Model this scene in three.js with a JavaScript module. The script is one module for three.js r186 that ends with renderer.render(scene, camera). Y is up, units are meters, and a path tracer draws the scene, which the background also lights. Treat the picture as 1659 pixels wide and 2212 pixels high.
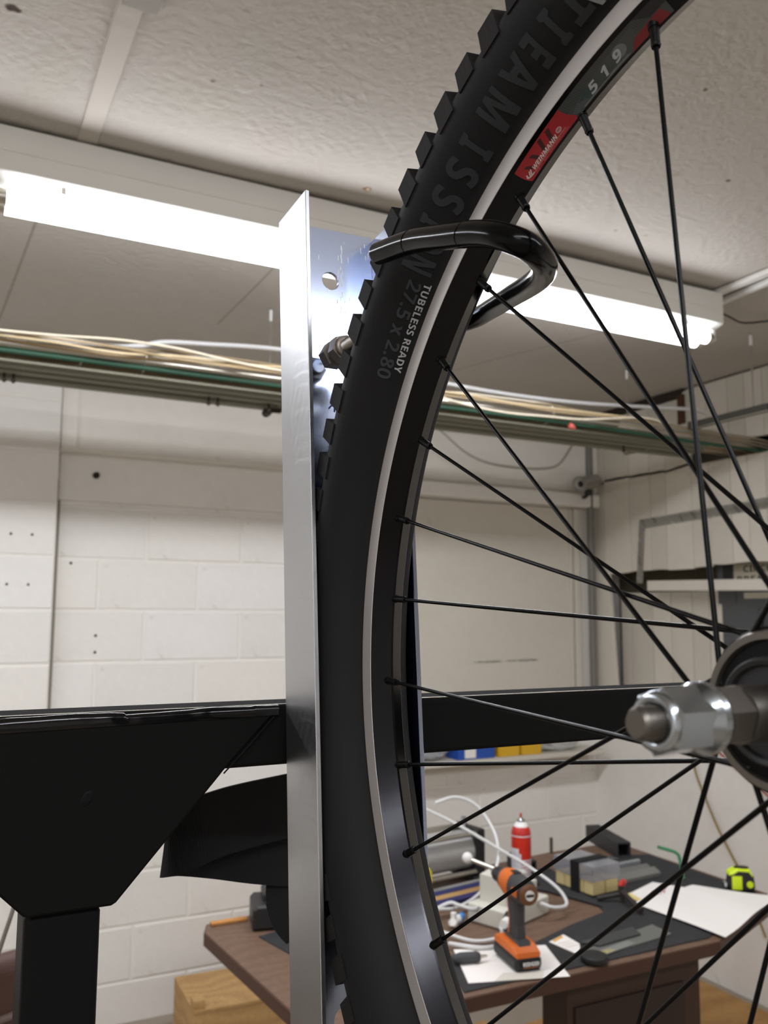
import * as THREE from 'three';
import { RoundedBoxGeometry } from 'three/addons/geometries/RoundedBoxGeometry.js';
import { mergeGeometries } from 'three/addons/utils/BufferGeometryUtils.js';
import { ImprovedNoise } from 'three/addons/math/ImprovedNoise.js';
import { RectAreaLightUniformsLib } from 'three/addons/lights/RectAreaLightUniformsLib.js';

// ---------------------------------------------------------------- camera, light, exposure
const scene = new THREE.Scene();
scene.background = new THREE.Color(0x050505);
const H = 1.58;                                     // eye height above the floor
const camera = new THREE.PerspectiveCamera(60.54, 1659 / 2212, 0.02, 60);
camera.rotation.order = 'YXZ';
camera.rotation.set(THREE.MathUtils.degToRad(6.573), THREE.MathUtils.degToRad(-26.952), THREE.MathUtils.degToRad(0.307));
camera.position.set(0, H, 0);
camera.focus = 0.5;
camera.userData.fStop = 15;
const renderer = new THREE.WebGLRenderer({ antialias: true });
renderer.toneMapping = THREE.LinearToneMapping;
renderer.toneMappingExposure = 1.38;
renderer.shadowMap.enabled = true;
RectAreaLightUniformsLib.init();
const TUBE_GLOW = 5.0;                              // what the eye sees of a tube
const LIGHT_DOWN = 28.0, LIGHT_SIDE = 11.0;           // area lights that follow the tubes
const LAMP_COLOR = new THREE.Color(0.965, 0.985, 1.05);
// fluorescent strips: [x start, x end, z]
const STRIPS = [[0.075, 2.235, -2.05], [-2.15, 0.035, -2.05], [-1.75, 0.4, 0.88], [0.44, 2.6, 0.88], [-3.1, -1.6, 2.2]];

// ---------------------------------------------------------------- helpers
let seed = 1234567;
const rnd = () => { seed = (seed * 1664525 + 1013904223) >>> 0; return seed / 4294967296; };
const rr = (a, b) => a + (b - a) * rnd();
const noise = new ImprovedNoise();
const V = (x, y, z) => new THREE.Vector3(x, y, z);
const W = (x, y, z) => new THREE.Vector3(x, y + H, z);   // measured from the eye's height
const names = {};
function numbered(n) { const k = names[n] = (names[n] ?? -1) + 1; return k ? n + '_' + String(k).padStart(3, '0') : n; }
function tag(o, label, category, group) { o.userData = { label, category }; if (group) o.userData.group = group; return o; }
function thing(name, label, category, pos = V(0, 0, 0), turn = 0, group) {
  const g = new THREE.Group(); g.name = numbered(name); g.position.copy(pos); g.rotation.y = turn; scene.add(g);
  return tag(g, label, category, group);
}
function part(name, geo, mat, parent = scene) {
  const m = new THREE.Mesh(geo, mat); m.name = parent === scene ? numbered(name) : name; m.castShadow = m.receiveShadow = true; parent.add(m); return m;
}
function struct(name) { const g = new THREE.Group(); g.name = name; g.userData.kind = 'structure'; scene.add(g); return g; }
function one(name, geo, mat, label, category, group) { return tag(part(name, geo, mat), label, category, group); }
const at = (g, x, y, z, rx = 0, ry = 0, rz = 0) => { if (rx || ry || rz) g.applyMatrix4(new THREE.Matrix4().makeRotationFromEuler(new THREE.Euler(rx, ry, rz))); g.translate(x, y, z); return g; };
const box = (w, h, d, x = 0, y = 0, z = 0, b = 0.002) => {
  const g = b > 0 ? new RoundedBoxGeometry(w, h, d, 1, Math.min(b, w * 0.49, h * 0.49, d * 0.49)) : new THREE.BoxGeometry(w, h, d);
  g.translate(x, y, z); return g;
};
const cyl = (r1, r2, h, n = 24, x = 0, y = 0, z = 0) => { const g = new THREE.CylinderGeometry(r1, r2, h, n); g.translate(x, y, z); return g; };
function between(a, b, r, n = 10, r2 = r) {
  const d = b.clone().sub(a), g = new THREE.CylinderGeometry(r2, r, d.length(), n);
  g.applyQuaternion(new THREE.Quaternion().setFromUnitVectors(V(0, 1, 0), d.clone().normalize()));
  const c = a.clone().add(b).multiplyScalar(0.5); g.translate(c.x, c.y, c.z); return g;
}
const tube = (pts, r, seg = 40, n = 8, tension = 0.5) => new THREE.TubeGeometry(new THREE.CatmullRomCurve3(pts, false, 'catmullrom', tension), seg, r, n, false);
const merge = (list) => mergeGeometries(list.map((g) => { const h = g.index ? g.toNonIndexed() : g; for (const k of Object.keys(h.attributes)) if (!['position', 'normal', 'uv'].includes(k)) h.deleteAttribute(k); return h; }));
function poly(points, depth, bevel = 0.001, holes = []) {    // outline in x,y, extruded along +z
  const s = new THREE.Shape(points.map((p) => new THREE.Vector2(p[0], p[1])));
  for (const h of holes) { const p = new THREE.Path(); p.absarc(h[0], h[1], h[2], 0, Math.PI * 2, true); s.holes.push(p); }
  const g = new THREE.ExtrudeGeometry(s, { depth: depth - 2 * bevel, bevelEnabled: bevel > 0, bevelSize: bevel, bevelThickness: bevel, bevelOffset: -bevel, bevelSegments: 1, curveSegments: 20 });
  g.translate(0, 0, bevel); return g;
}
function flat(points, y, t, bevel = 0) {                     // outline in x,z lying flat with its top at y
  const g = poly(points.map(([x, z]) => [x, -z]), t, bevel); g.rotateX(-Math.PI / 2); g.translate(0, y - t, 0); return g;
}
const lathe = (pts, n = 40) => new THREE.LatheGeometry(pts.map(([r, y]) => new THREE.Vector2(Math.max(r, 0.00001), y)), n);
function facets(g) { const h = g.index ? g.toNonIndexed() : g; h.computeVertexNormals(); return h; }
function hexNut(R, h, hole = 0) {                            // hexagonal prism along +z with chamfered corners
  const pts = []; for (let i = 0; i < 6; i++) pts.push([R * Math.cos(i * Math.PI / 3), R * Math.sin(i * Math.PI / 3)]);
  return poly(pts, h, R * 0.09, hole ? [[0, 0, hole]] : []);
}
// textures
function canvas(w, h, draw) {
  const c = document.createElement('canvas'); c.width = w; c.height = h; draw(c.getContext('2d'), w, h);
  const t = new THREE.CanvasTexture(c); t.wrapS = t.wrapT = THREE.RepeatWrapping; t.magFilter = THREE.LinearFilter; return t;
}
const srgb = (t) => { t.colorSpace = THREE.SRGBColorSpace; return t; };
function grey(n, f) {                                        // tiling height/roughness field, f -> 0..1
  const d = new Uint8Array(n * n * 4);
  for (let j = 0; j < n; j++) for (let i = 0; i < n; i++) { const v = Math.max(0, Math.min(255, 255 * f(i / n, j / n, i, j))), k = (j * n + i) * 4; d[k] = d[k + 1] = d[k + 2] = v; d[k + 3] = 255; }
  const t = new THREE.DataTexture(d, n, n); t.wrapS = t.wrapT = THREE.RepeatWrapping; t.magFilter = THREE.LinearFilter; t.minFilter = THREE.LinearMipmapLinearFilter; t.generateMipmaps = true; t.needsUpdate = true; return t;
}
function colour(n, f) {                                      // f -> [r,g,b] in 0..255 sRGB
  const d = new Uint8Array(n * n * 4);
  for (let j = 0; j < n; j++) for (let i = 0; i < n; i++) { const c = f(i / n, j / n), k = (j * n + i) * 4; for (let q = 0; q < 3; q++) d[k + q] = Math.max(0, Math.min(255, c[q])); d[k + 3] = 255; }
  const t = new THREE.DataTexture(d, n, n); t.wrapS = t.wrapT = THREE.RepeatWrapping; t.magFilter = THREE.LinearFilter; t.minFilter = THREE.LinearMipmapLinearFilter; t.generateMipmaps = true; t.colorSpace = THREE.SRGBColorSpace; t.needsUpdate = true; return t;
}
const tn = (u, v, f, z = 0) => {                             // tiling noise: blend of four shifted copies
  const a = noise.noise(u * f, v * f, z), b = noise.noise((u - 1) * f, v * f, z), c = noise.noise(u * f, (v - 1) * f, z), d = noise.noise((u - 1) * f, (v - 1) * f, z);
  return (a * (1 - u) + b * u) * (1 - v) + (c * (1 - u) + d * u) * v;
};
const rep = (t, x, y = x) => { const c = t.clone(); c.repeat.set(x, y); c.needsUpdate = true; return c; };
function worldUV(g, s = 1) {                                 // box-mapped uv in metres
  const h = g.index ? g.toNonIndexed() : g, p = h.attributes.position, n = h.attributes.normal, uv = new Float32Array(p.count * 2);
  for (let i = 0; i < p.count; i++) {
    const ax = Math.abs(n.getX(i)), ay = Math.abs(n.getY(i)), az = Math.abs(n.getZ(i));
    const [a, b] = ay > ax && ay > az ? [p.getX(i), p.getZ(i)] : ax > az ? [p.getZ(i), p.getY(i)] : [p.getX(i), p.getY(i)];
    uv[i * 2] = a * s; uv[i * 2 + 1] = b * s;
  }
  h.setAttribute('uv', new THREE.BufferAttribute(uv, 2)); return h;
}
const std = (o) => new THREE.MeshStandardMaterial(o), phys = (o) => new THREE.MeshPhysicalMaterial(o);

// ---------------------------------------------------------------- materials
const T = {};
T.stipple = grey(512, (u, v) => 0.5 + 0.34 * tn(u, v, 34, 1) + 0.22 * tn(u * 1, v, 80, 7) + 0.1 * tn(u, v, 14, 4));
T.paint = grey(512, (u, v) => 0.5 + 0.3 * tn(u, v, 30, 2) + 0.2 * tn(u, v, 90, 5));
T.block = grey(512, (u, v) => { const a = tn(u, v, 40, 3), b = tn(u, v, 110, 9); return 0.6 + 0.2 * a + 0.18 * b - (b > 0.42 ? 0.3 : 0); });
T.wallTone = colour(512, (u, v) => { const a = tn(u, v, 5, 11) * 5 + tn(u, v, 22, 12) * 4, d = tn(u, v, 14, 13) > 0.5 ? -9 : 0; return [233 + a + d, 230 + a + d, 224 + a + d * 1.2]; });
T.brush = grey(512, (u, v, i, j) => { const h = Math.sin(i * 127.1) * 43758.5453; const s = h - Math.floor(h); const k = Math.sin(i * 12.9898 + Math.floor(v * 6) * 78.2) * 43758.5453; return 0.3 + 0.25 * s + 0.18 * (k - Math.floor(k)) + 0.12 * tn(u, v, 7, 21); });
T.mill = grey(1024, (u, v, i, j) => { const k = Math.sin(i * 12.9898) * 43758.5453, m = Math.sin((v * 40 + Math.pow(Math.abs(u - 0.5), 2) * 30) * Math.PI * 2); const q = (v + 0.55 * (u - 0.17) * (u - 0.17)) / 0.0132, w = q - Math.floor(q), h = Math.sin(Math.floor(q) * 91.7) * 43758.5; return 0.72 + 0.1 * (k - Math.floor(k)) + 0.03 * m + 0.05 * tn(u, v, 9, 61) + (u > 0.13 && u < 0.275 ? (w < 0.22 ? 0.14 * (h - Math.floor(h)) : 0) : 0); });
T.wood = colour(512, (u, v) => { const g = tn(u, v, 4, 31) * 6, s = Math.sin((v * 70 + g + 4 * tn(u, v, 6, 33)) * 1.7), f = tn(u * 1, v, 60, 35) * 12; const k = s * 3.5 + f; return [108 + k, 84 + k * 0.9, 67 + k * 0.8]; });
T.ply = colour(256, (u, v) => { const s = Math.sin((v * 26 + 5 * tn(u, v, 4, 41)) * 2) * 8 + tn(u, v, 40, 42) * 14; return [186 + s, 148 + s, 96 + s * 0.8]; });
T.rubber = colour(256, (u, v) => { const k = tn(u, v, 12, 51) * 9 + (tn(u, v, 60, 52) > 0.55 ? 26 : 0); return [40 + k, 41 + k, 43 + k]; });
T.weave = grey(256, (u, v) => 0.5 + 0.5 * Math.sin(u * Math.PI * 2 * 64) * (0.6 + 0.4 * Math.sin(v * Math.PI * 2 * 64)));
T.scratch = canvas(1024, 1024, (x, w, h) => {
  x.fillStyle = '#606060'; x.fillRect(0, 0, w, h); seed = 99;
  for (let i = 0; i < 900; i++) { x.strokeStyle = `rgba(255,255,255,${rr(0.03, 0.14)})`; x.lineWidth = rr(0.5, 1.4); const px = rr(0, w), py = rr(0, h), l = rr(60, 500); x.beginPath(); x.moveTo(px, py); x.lineTo(px + rr(-2, 2), py + l); x.stroke(); }
  for (let i = 0; i < 160; i++) { x.strokeStyle = `rgba(20,20,20,${rr(0.05, 0.25)})`; x.lineWidth = rr(0.5, 1.2); const px = rr(0, w), py = rr(0, h); x.beginPath(); x.moveTo(px, py); x.lineTo(px + rr(-14, 14), py + rr(-20, 20)); x.stroke(); }
});
const M = {};
M.wall = std({ color: 0xffffff, map: T.wallTone, roughness: 0.62, bumpMap: T.paint, bumpScale: 0.0012 });
M.beamPaint = std({ color: 0xfdfcf9, map: T.wallTone, roughness: 0.6, bumpMap: T.paint, bumpScale: 0.001 });
M.blocks = [0xffffff, 0xfdfcfb, 0xfefdfb, 0xfbfbfa].map((c) => std({ color: c, map: T.wallTone, roughness: 0.66, bumpMap: T.block, bumpScale: 0.0016 }));
M.mortar = std({ color: 0xe9e5dd, roughness: 0.75, bumpMap: T.paint, bumpScale: 0.001 });
M.plank = [0xe2ded5, 0xdcd8ce, 0xe7e3da].map((c) => std({ color: c, map: T.wallTone, roughness: 0.6, bumpMap: T.paint, bumpScale: 0.0012 }));
M.darkWood = std({ color: 0x2e241b, roughness: 0.9 });
M.floor = std({ color: 0x9a8f80, roughness: 0.8, bumpMap: T.paint, bumpScale: 0.002 });
M.whiteMetal = std({ color: 0xe4e2dc, roughness: 0.42 });
M.alu = phys({ color: 0xc4c6ca, metalness: 1, roughness: 0.42, roughnessMap: T.mill, bumpMap: T.mill, bumpScale: 0.00008 });
M.aluWeb = phys({ color: 0xb4bed6, metalness: 1, roughness: 0.15, bumpMap: T.brush, bumpScale: 0.00002 });
M.zinc = std({ color: 0xb9c0c6, metalness: 1, roughness: 0.22 });
M.steelDark = std({ color: 0x7a756e, metalness: 1, roughness: 0.42 });
M.nutSteel = std({ color: 0x9a9186, metalness: 0.5, roughness: 0.36 });
M.emt = std({ color: 0xcfcbc0, metalness: 1, roughness: 0.3 });
M.rubber = phys({ color: 0x161617, roughness: 0.7, specularIntensity: 0.5, bumpMap: T.paint, bumpScale: 0.0003 });
M.knob = phys({ color: 0x1a1918, roughness: 0.85, specularIntensity: 0.5, bumpMap: T.paint, bumpScale: 0.0004 });
M.rim = phys({ color: 0x29292b, metalness: 1, roughness: 0.16, bumpMap: T.brush, bumpScale: 0.00002 });
M.track = phys({ color: 0xc9c3bf, metalness: 0.45, roughness: 0.42, bumpMap: T.brush, bumpScale: 0.00003 });
M.spoke = std({ color: 0x191919, metalness: 0.85, roughness: 0.32 });
M.nipple = std({ color: 0x141414, metalness: 0.6, roughness: 0.4 });
M.vinyl = phys({ color: 0x050506, roughness: 0.17, specularIntensity: 0.32 });
M.blackPaint = phys({ color: 0x101010, roughness: 0.5, specularIntensity: 0.2 });
M.beamPaint2 = phys({ color: 0x131312, roughness: 0.8, specularIntensity: 0.12 });
M.film = phys({ color: 0x070708, roughness: 0.12, specularIntensity: 0.9 });
M.nylon = std({ color: 0x0b0b0b, roughness: 0.95, bumpMap: rep(T.weave, 1, 1), bumpScale: 0.0006 });
M.blackPlastic = std({ color: 0x1d1d1e, roughness: 0.5 });
M.greyPlastic = std({ color: 0x6f7072, roughness: 0.55 });
M.orange = std({ color: 0xd5691f, roughness: 0.5 });
M.paper = std({ color: 0xf1ece6, roughness: 0.9 });
M.hose = phys({ color: 0xe6e6e4, roughness: 0.35, transmission: 0.15, thickness: 0 });
M.white = std({ color: 0xe9e8e4, roughness: 0.45 });
M.red = std({ color: 0xc0281e, roughness: 0.45 });
M.glow = std({ color: 0xffffff, emissive: LAMP_COLOR, emissiveIntensity: TUBE_GLOW, roughness: 0.5 });

// ================================================================ THE ROOM
const CEIL = H + 1.065, BACK = -3.66, RIGHT = 3.10, LEFT = -3.2, FRONT = 3.6;
{ // floor
  const f = struct('floor');
  part('floor_surface', worldUV(box(RIGHT - LEFT + 0.6, 0.1, FRONT - BACK + 0.6, (RIGHT + LEFT) / 2, -0.05, (FRONT + BACK) / 2, 0)), M.floor, f);
}
{ // ceiling: textured board, sagging slightly
  const c = struct('ceiling');
  const nx = 110, nz = 120, x0 = LEFT - 0.2, x1 = RIGHT + 0.25, z0 = BACK - 0.2, z1 = FRONT + 0.2;
  const g = new THREE.PlaneGeometry(x1 - x0, z1 - z0, nx, nz); g.rotateX(Math.PI / 2); g.translate((x0 + x1) / 2, 0, (z0 + z1) / 2);
  const p = g.attributes.position, uv = g.attributes.uv;
  for (let i = 0; i < p.count; i++) {
    const x = p.getX(i), z = p.getZ(i);
    p.setY(i, CEIL + 0.007 * noise.noise(x * 0.9, z * 1.1, 3) + 0.004 * noise.noise(x * 2.3, z * 2.1, 8) + 0.008 * Math.exp(-((x - 0.55) ** 2) / 0.12 - ((z + 1.85) ** 2) / 0.09) * -1);
    uv.setXY(i, (x - x0) / (x1 - x0), (z - z0) / (z1 - z0));
  }
  g.computeVertexNormals();
  const map = srgb(canvas(2048, 2048, (q, w, h) => {
    q.fillStyle = '#bfb9b0'; q.fillRect(0, 0, w, h); seed = 5;
    const X = (x) => (x - x0) / (x1 - x0) * w, Z = (z) => h - (z - z0) / (z1 - z0) * h, S = w / (x1 - x0);
    for (let i = 0; i < 700; i++) { q.fillStyle = `rgba(${rnd() > 0.5 ? '120,105,80' : '230,226,220'},${rr(0.01, 0.04)})`; q.beginPath(); q.ellipse(rr(0, w), rr(0, h), rr(10, 70), rr(6, 40), rr(0, 3), 0, 7); q.fill(); }
    // taped seams of the boards
    q.strokeStyle = 'rgba(120,108,90,0.5)'; q.lineWidth = 2;
    for (const [a, b, e, d] of [[0.2, -2.2, 0.15, -3.45], [1.46, -2.2, 1.42, -3.4], [0.88, -2.2, 0.877, -3.1], [1.9, -3.5, 2.2, -2.5]]) { q.beginPath(); q.moveTo(X(a), Z(b)); q.lineTo(X(e), Z(d)); q.stroke(); }
    // nail heads, chips and rust spots
    for (const [x, z, r, c2] of [[0.064, -1.592, 0.010, '#3a2a1c'], [0.437, -1.627, 0.004, '#6b5a49'], [0.529, -1.597, 0.003, '#8a7c6c'], [0.279, -1.704, 0.0025, '#8a7c6c'], [0.913, -1.896, 0.010, '#8f6840'], [0.916, -1.9, 0.005, '#f0eee8'], [1.335, -1.196, 0.0045, '#5d5040'], [1.681, -1.447, 0.0045, '#5d4f40'], [1.546, -1.484, 0.010, '#b3a690'], [1.64, -1.803, 0.005, '#9a8d7b'], [1.736, -1.787, 0.004, '#9a8d7b']]) {
      q.fillStyle = c2; q.beginPath(); for (let a = 0; a < 9; a++) { const k = r * S * rr(0.6, 1.25), t = a / 9 * Math.PI * 2; q.lineTo(X(x) + k * Math.cos(t) * 1.25, Z(z) + k * Math.sin(t)); } q.fill();
    }
  }));
  part('ceiling_surface', g, std({ map, roughness: 0.88, bumpMap: rep(T.stipple, 10, 11), bumpScale: 0.004 }), c);
  part('ceiling_slab', box(x1 - x0, 0.1, z1 - z0, (x0 + x1) / 2, CEIL + 0.09, (z0 + z1) / 2, 0), M.floor, c);
  // painted batten over a seam and a metal joint plate on it
  part('batten', worldUV(box(0.045, 0.007, 2.6, 0.248, CEIL - 0.0055, -0.71, 0.0015)), std({ color: 0xc4bdb2, roughness: 0.75, bumpMap: T.paint, bumpScale: 0.002 }), c);
  part('joint_plate', worldUV(box(0.062, 0.004, 0.12, 0.262, CEIL - 0.011, -1.415, 0.001)), std({ color: 0x9a958a, roughness: 0.6 }), c);
}
{ // back wall: painted concrete blocks, pier, beam, lintel and a plain panel at the right
  const w = struct('wall_back');
  part('wall_surface', worldUV(box(RIGHT - LEFT + 0.5, CEIL + 0.1, 0.2, (RIGHT + LEFT) / 2, (CEIL + 0.1) / 2, BACK - 0.1002, 0)), M.mortar, w);
  const BW = 0.4035, BH = 0.2045;
  const geos = [0, 1, 2].map((k) => { const g = poly([[0.004, 0.004], [BW - 0.004, 0.0035 + k * 0.0006], [BW - 0.0035, BH - 0.004], [0.0045, BH - 0.0035 - k * 0.0005]], 0.05, 0.004); return worldUV(g, 1.3); });
  const row0 = 0.005 - 8 * BH;
  for (let r = 0; r < 11; r++) {
    const y = row0 + r * BH, off = (r % 2 === 0 ? 0.578 : 0.764) - 3 * BW;
    for (let c = 0; c < 10; c++) {
      const x = off + c * BW; if (x > RIGHT - 0.1 || x < -0.7) continue;
      if (y > -0.45 && x > 1.62) continue;
      const m = part('concrete_block', geos[(r * 7 + c * 3) % 3], M.blocks[(r * 5 + c * 3) % 4], w);
      m.position.set(x, y + H, BACK - 0.046 + rr(-0.001, 0.0012));
    }
  }
  // pier of blocks on the left
  for (let r = 0; r < 13; r++) for (let c = 0; c < 3; c++) {
    const x = 0.402 - BW * (c + 1) + (r % 2 ? 0 : 0), y = row0 + r * BH; if (c && r % 2) { /* half-bond */ }
    const m = part('concrete_block', geos[(r + c) % 3], M.blocks[(r + 2 * c) % 4], w); m.position.set(x - (r % 2 && c ? BW / 2 : 0), y + H, BACK + 0.035 + rr(-0.001, 0.001));
  }
  part('pier_core', box(1.3, 2.66, 0.1, -0.25, 1.33, BACK + 0.0312, 0), M.mortar, w);
  // beam over the bays, with its rounded lower lip, and the lintel course below it
  const beam = [[0, 0], [0.012, -0.004], [0.052, -0.002], [0.06, 0.008], [0.06, 0.45], [0, 0.45]];
  const bg = poly(beam.map(([a, b]) => [-a, b]), RIGHT - 0.4, 0); bg.rotateY(Math.PI / 2); bg.translate(0.405, 0.63 + H, BACK);
  part('beam', worldUV(bg), M.beamPaint, w);
  part('lintel', worldUV(box(1.45, 0.19, 0.04, 1.135, 0.533 + H, BACK - 0.004, 0.004)), M.beamPaint, w);
  part('beam_joint', box(0.012, 0.3, 0.003, 0.47, 0.8 + H, BACK + 0.0605, 0.001), M.beamPaint, w);
  part('beam_ledge', worldUV(box(RIGHT - 1.6, 0.075, 0.09, (RIGHT + 1.6) / 2, 0.592 + H, BACK + 0.04, 0.012)), M.beamPaint, w);
  part('panel', worldUV(box(1.36, 0.99, 0.03, 2.32, 0.055 + H, BACK, 0.003)), std({ color: 0xe4e0d6, roughness: 0.6, map: T.wallTone, bumpMap: T.paint, bumpScale: 0.0006 }), w);
  part('panel_trim', worldUV(box(0.035, 1.1, 0.02, 2.982, 0.0 + H, BACK + 0.022, 0.004)), M.plank[2], w);
  part('panel_trim', worldUV(box(0.02, 1.1, 0.014, 2.945, 0.0 + H, BACK + 0.02, 0.004)), M.plank[0], w);
  part('shade_strip', worldUV(box(0.016, 2.1, 0.006, 0.412, 1.05, BACK + 0.004, 0.001)), std({ color: 0x8e877b, roughness: 0.9 }), w);  // added dark strip, coloured for the shadow and dirt beside the pier
  // old holes and a bolt
  for (const [x, y] of [[0.576, -0.095], [0.576, -0.16], [0.48, -0.385], [0.47, 0.19]]) part('bolt_hole', at(cyl(0.0055, 0.005, 0.006, 10), x, y + H, BACK + 0.004, Math.PI / 2), M.darkWood, w);
  for (const [x, y] of [[0.24, 0.29], [0.315, 0.29], [0.235, 0.1], [0.31, 0.1]]) part('bolt_hole', at(cyl(0.0048, 0.0045, 0.006, 10), x, y + H, BACK + 0.085, Math.PI / 2), M.darkWood, w);
  part('bolt', at(cyl(0.012, 0.015, 0.03, 8), 0.55, 0.545 + H, BACK + 0.02, Math.PI / 2, 0.2), M.darkWood, w);
  // scuffed dirt marks on the panel
  const scuff = canvas(512, 128, (q, a, b) => { q.clearRect(0, 0, a, b); seed = 77; for (let i = 0; i < 260; i++) { q.fillStyle = `rgba(255,255,255,${rr(0.15, 0.6)})`; const t = rnd(); if (t > 0.45 && t < 0.52) continue; q.fillRect(t * a * 0.95, b * 0.5 + rr(-12, 12) - t * 12, rr(4, 26), rr(2, 7)); } });
  const sg = new THREE.PlaneGeometry(0.42, 0.06); sg.translate(2.54, -0.235 + H, BACK + 0.0158);
  part('dirt_mark', sg, std({ color: 0x4a453d, roughness: 0.9, transparent: true, alphaMap: canvas(512, 128, (q, a, b) => { q.fillStyle = '#000'; q.fillRect(0, 0, a, b); seed = 77; for (let i = 0; i < 200; i++) { const t = rnd(); if (t > 0.45 && t < 0.52) continue; const k = Math.floor(rr(60, 190)); q.fillStyle = `rgb(${k},${k},${k})`; q.fillRect(t * a * 0.9 + 10, b * 0.5 + rr(-10, 10) - t * 14, rr(3, 22), rr(2, 6)); } }) }), w);
}
{ // right wall: two tiers of painted vertical planks over a recess, plain below
  const w = struct('wall_right');
  const dz = FRONT - BACK + 0.5;
  part('wall_surface', worldUV(box(0.14, CEIL + 0.1, dz, RIGHT + 0.32, (CEIL + 0.1) / 2, (FRONT + BACK) / 2, 0)), M.plank[0], w);
  part('wall_lower', worldUV(box(0.3, 1.16, dz, RIGHT + 0.15, 0.58, (FRONT + BACK) / 2, 0)), M.wall, w);
  const zs = [-3.69, -3.549, -3.359, -3.216, -3.112, -2.95, -2.846, -2.724, -2.632, -2.537, -2.42, -2.3];
  const topOf = (z) => CEIL - 0.01 - (z < -2.985 ? 0.035 : 0);
  const crack = (z) => z < -3.54 ? 0.69 : z < -3.115 ? 0.703 - 0.01 * (z + 3.54) / 0.43 : z < -2.96 ? 0.668 + 0.05 * (z + 3.115) / 0.15 : 0.76;
  for (let i = 0; i + 1 < zs.length; i++) {
    const a = zs[i] + 0.0012, b = zs[i + 1] - 0.0012;
    // upper tier, with a ragged lower edge
    const c1 = crack((a + b) / 2 - 0.02), c2 = crack((a + b) / 2 + 0.03);
    let g = poly([[a, c1 + H], [(a + b) / 2, (c1 + c2) / 2 + 0.003 + H], [b, c2 + H], [b, topOf(b)], [a, topOf(a)]], 0.02, 0.0012); g.rotateY(-Math.PI / 2); g.translate(RIGHT + 0.02, 0, 0);
    part('plank', worldUV(g), M.plank[i % 3], w);
    // middle tier
    const bot = b < -2.83 ? 0.212 + rr(-0.004, 0.004) : 0.225, t1 = (b < -2.9 ? c1 - rr(0.010, 0.014) : 0.69 + 0.0 * b), t2 = (b < -2.9 ? c2 - rr(0.010, 0.014) : 0.69);
    g = poly([[a, bot + H], [(a + b) / 2, bot + rr(-0.005, 0.003) + H], [b, bot + rr(-0.003, 0.003) + H], [b, Math.min(t2, 0.715) + H], [a, Math.min(t1, 0.715) + H]], 0.02, 0.0012); g.rotateY(-Math.PI / 2); g.translate(RIGHT + 0.02, 0, 0);
    part('plank', worldUV(g), M.plank[(i + 1) % 3], w);
  }
  part('plank_row', worldUV(box(0.02, 0.42, 5.8, RIGHT + 0.01, H + 0.42, 0.6, 0.002)), M.plank[1], w);
  part('plank_row', worldUV(box(0.02, 0.3, 5.8, RIGHT + 0.01, H + 0.91, 0.6, 0.002)), M.plank[1], w);
  // lower boards set back in the recess
  const s = 3.2 / 3.1, z2 = [-3.44, -3.37, -3.22, -3.1, -2.97, -2.87, -2.775];
  for (let i = 0; i + 1 < z2.length; i++) part('plank', worldUV(box(0.02, 0.62, (z2[i + 1] - z2[i]) * s - 0.003, RIGHT + 0.11, H - 0.2, (z2[i] + z2[i + 1]) / 2 * s, 0.0015)), M.plank[i % 3], w);
  part('corner_board', worldUV(poly([[-3.69, -0.5 + H], [-3.47, -0.5 + H], [-3.52, 0.216 + H], [-3.69, 0.216 + H]], 0.02, 0.001).rotateY(-Math.PI / 2).translate(RIGHT + 0.012, 0, 0)), M.plank[2], w);
  part('recess_back', box(0.02, 0.9, 1.6, RIGHT + 0.2, H + 0.0, -2.9, 0), std({ color: 0x5b5342, roughness: 0.9 }), w);  // dark olive colour carries the shade deep in the recess
  // torn dark gap between ceiling and planks, and the stud behind it
  part('dark_gap', box(0.03, 0.05, 0.75, RIGHT + 0.01, CEIL - 0.02, -3.36, 0.003), M.darkWood, w);
  part('stud', box(0.012, 0.14, 0.042, RIGHT - 0.004, H + 0.965, -2.99, 0.002), std({ color: 0x4a2c1a, roughness: 0.85 }), w);
  part('hole_back', box(0.02, 0.2, 0.5, RIGHT + 0.24, H + 0.72, -2.65, 0), std({ color: 0x0a0908, roughness: 1 }), w);
}
{ // the walls behind and beside the camera close the room
  const a = struct('wall_left'); part('wall_surface', worldUV(box(0.2, CEIL + 0.1, FRONT - BACK + 0.5, LEFT - 0.1, (CEIL + 0.1) / 2, (FRONT + BACK) / 2, 0)), M.wall, a);
  const b = struct('wall_front'); part('wall_surface', worldUV(box(RIGHT - LEFT + 0.8, CEIL + 0.1, 0.2, (RIGHT + LEFT) / 2, (CEIL + 0.1) / 2, FRONT + 0.1, 0)), M.wall, b);
}

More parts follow.
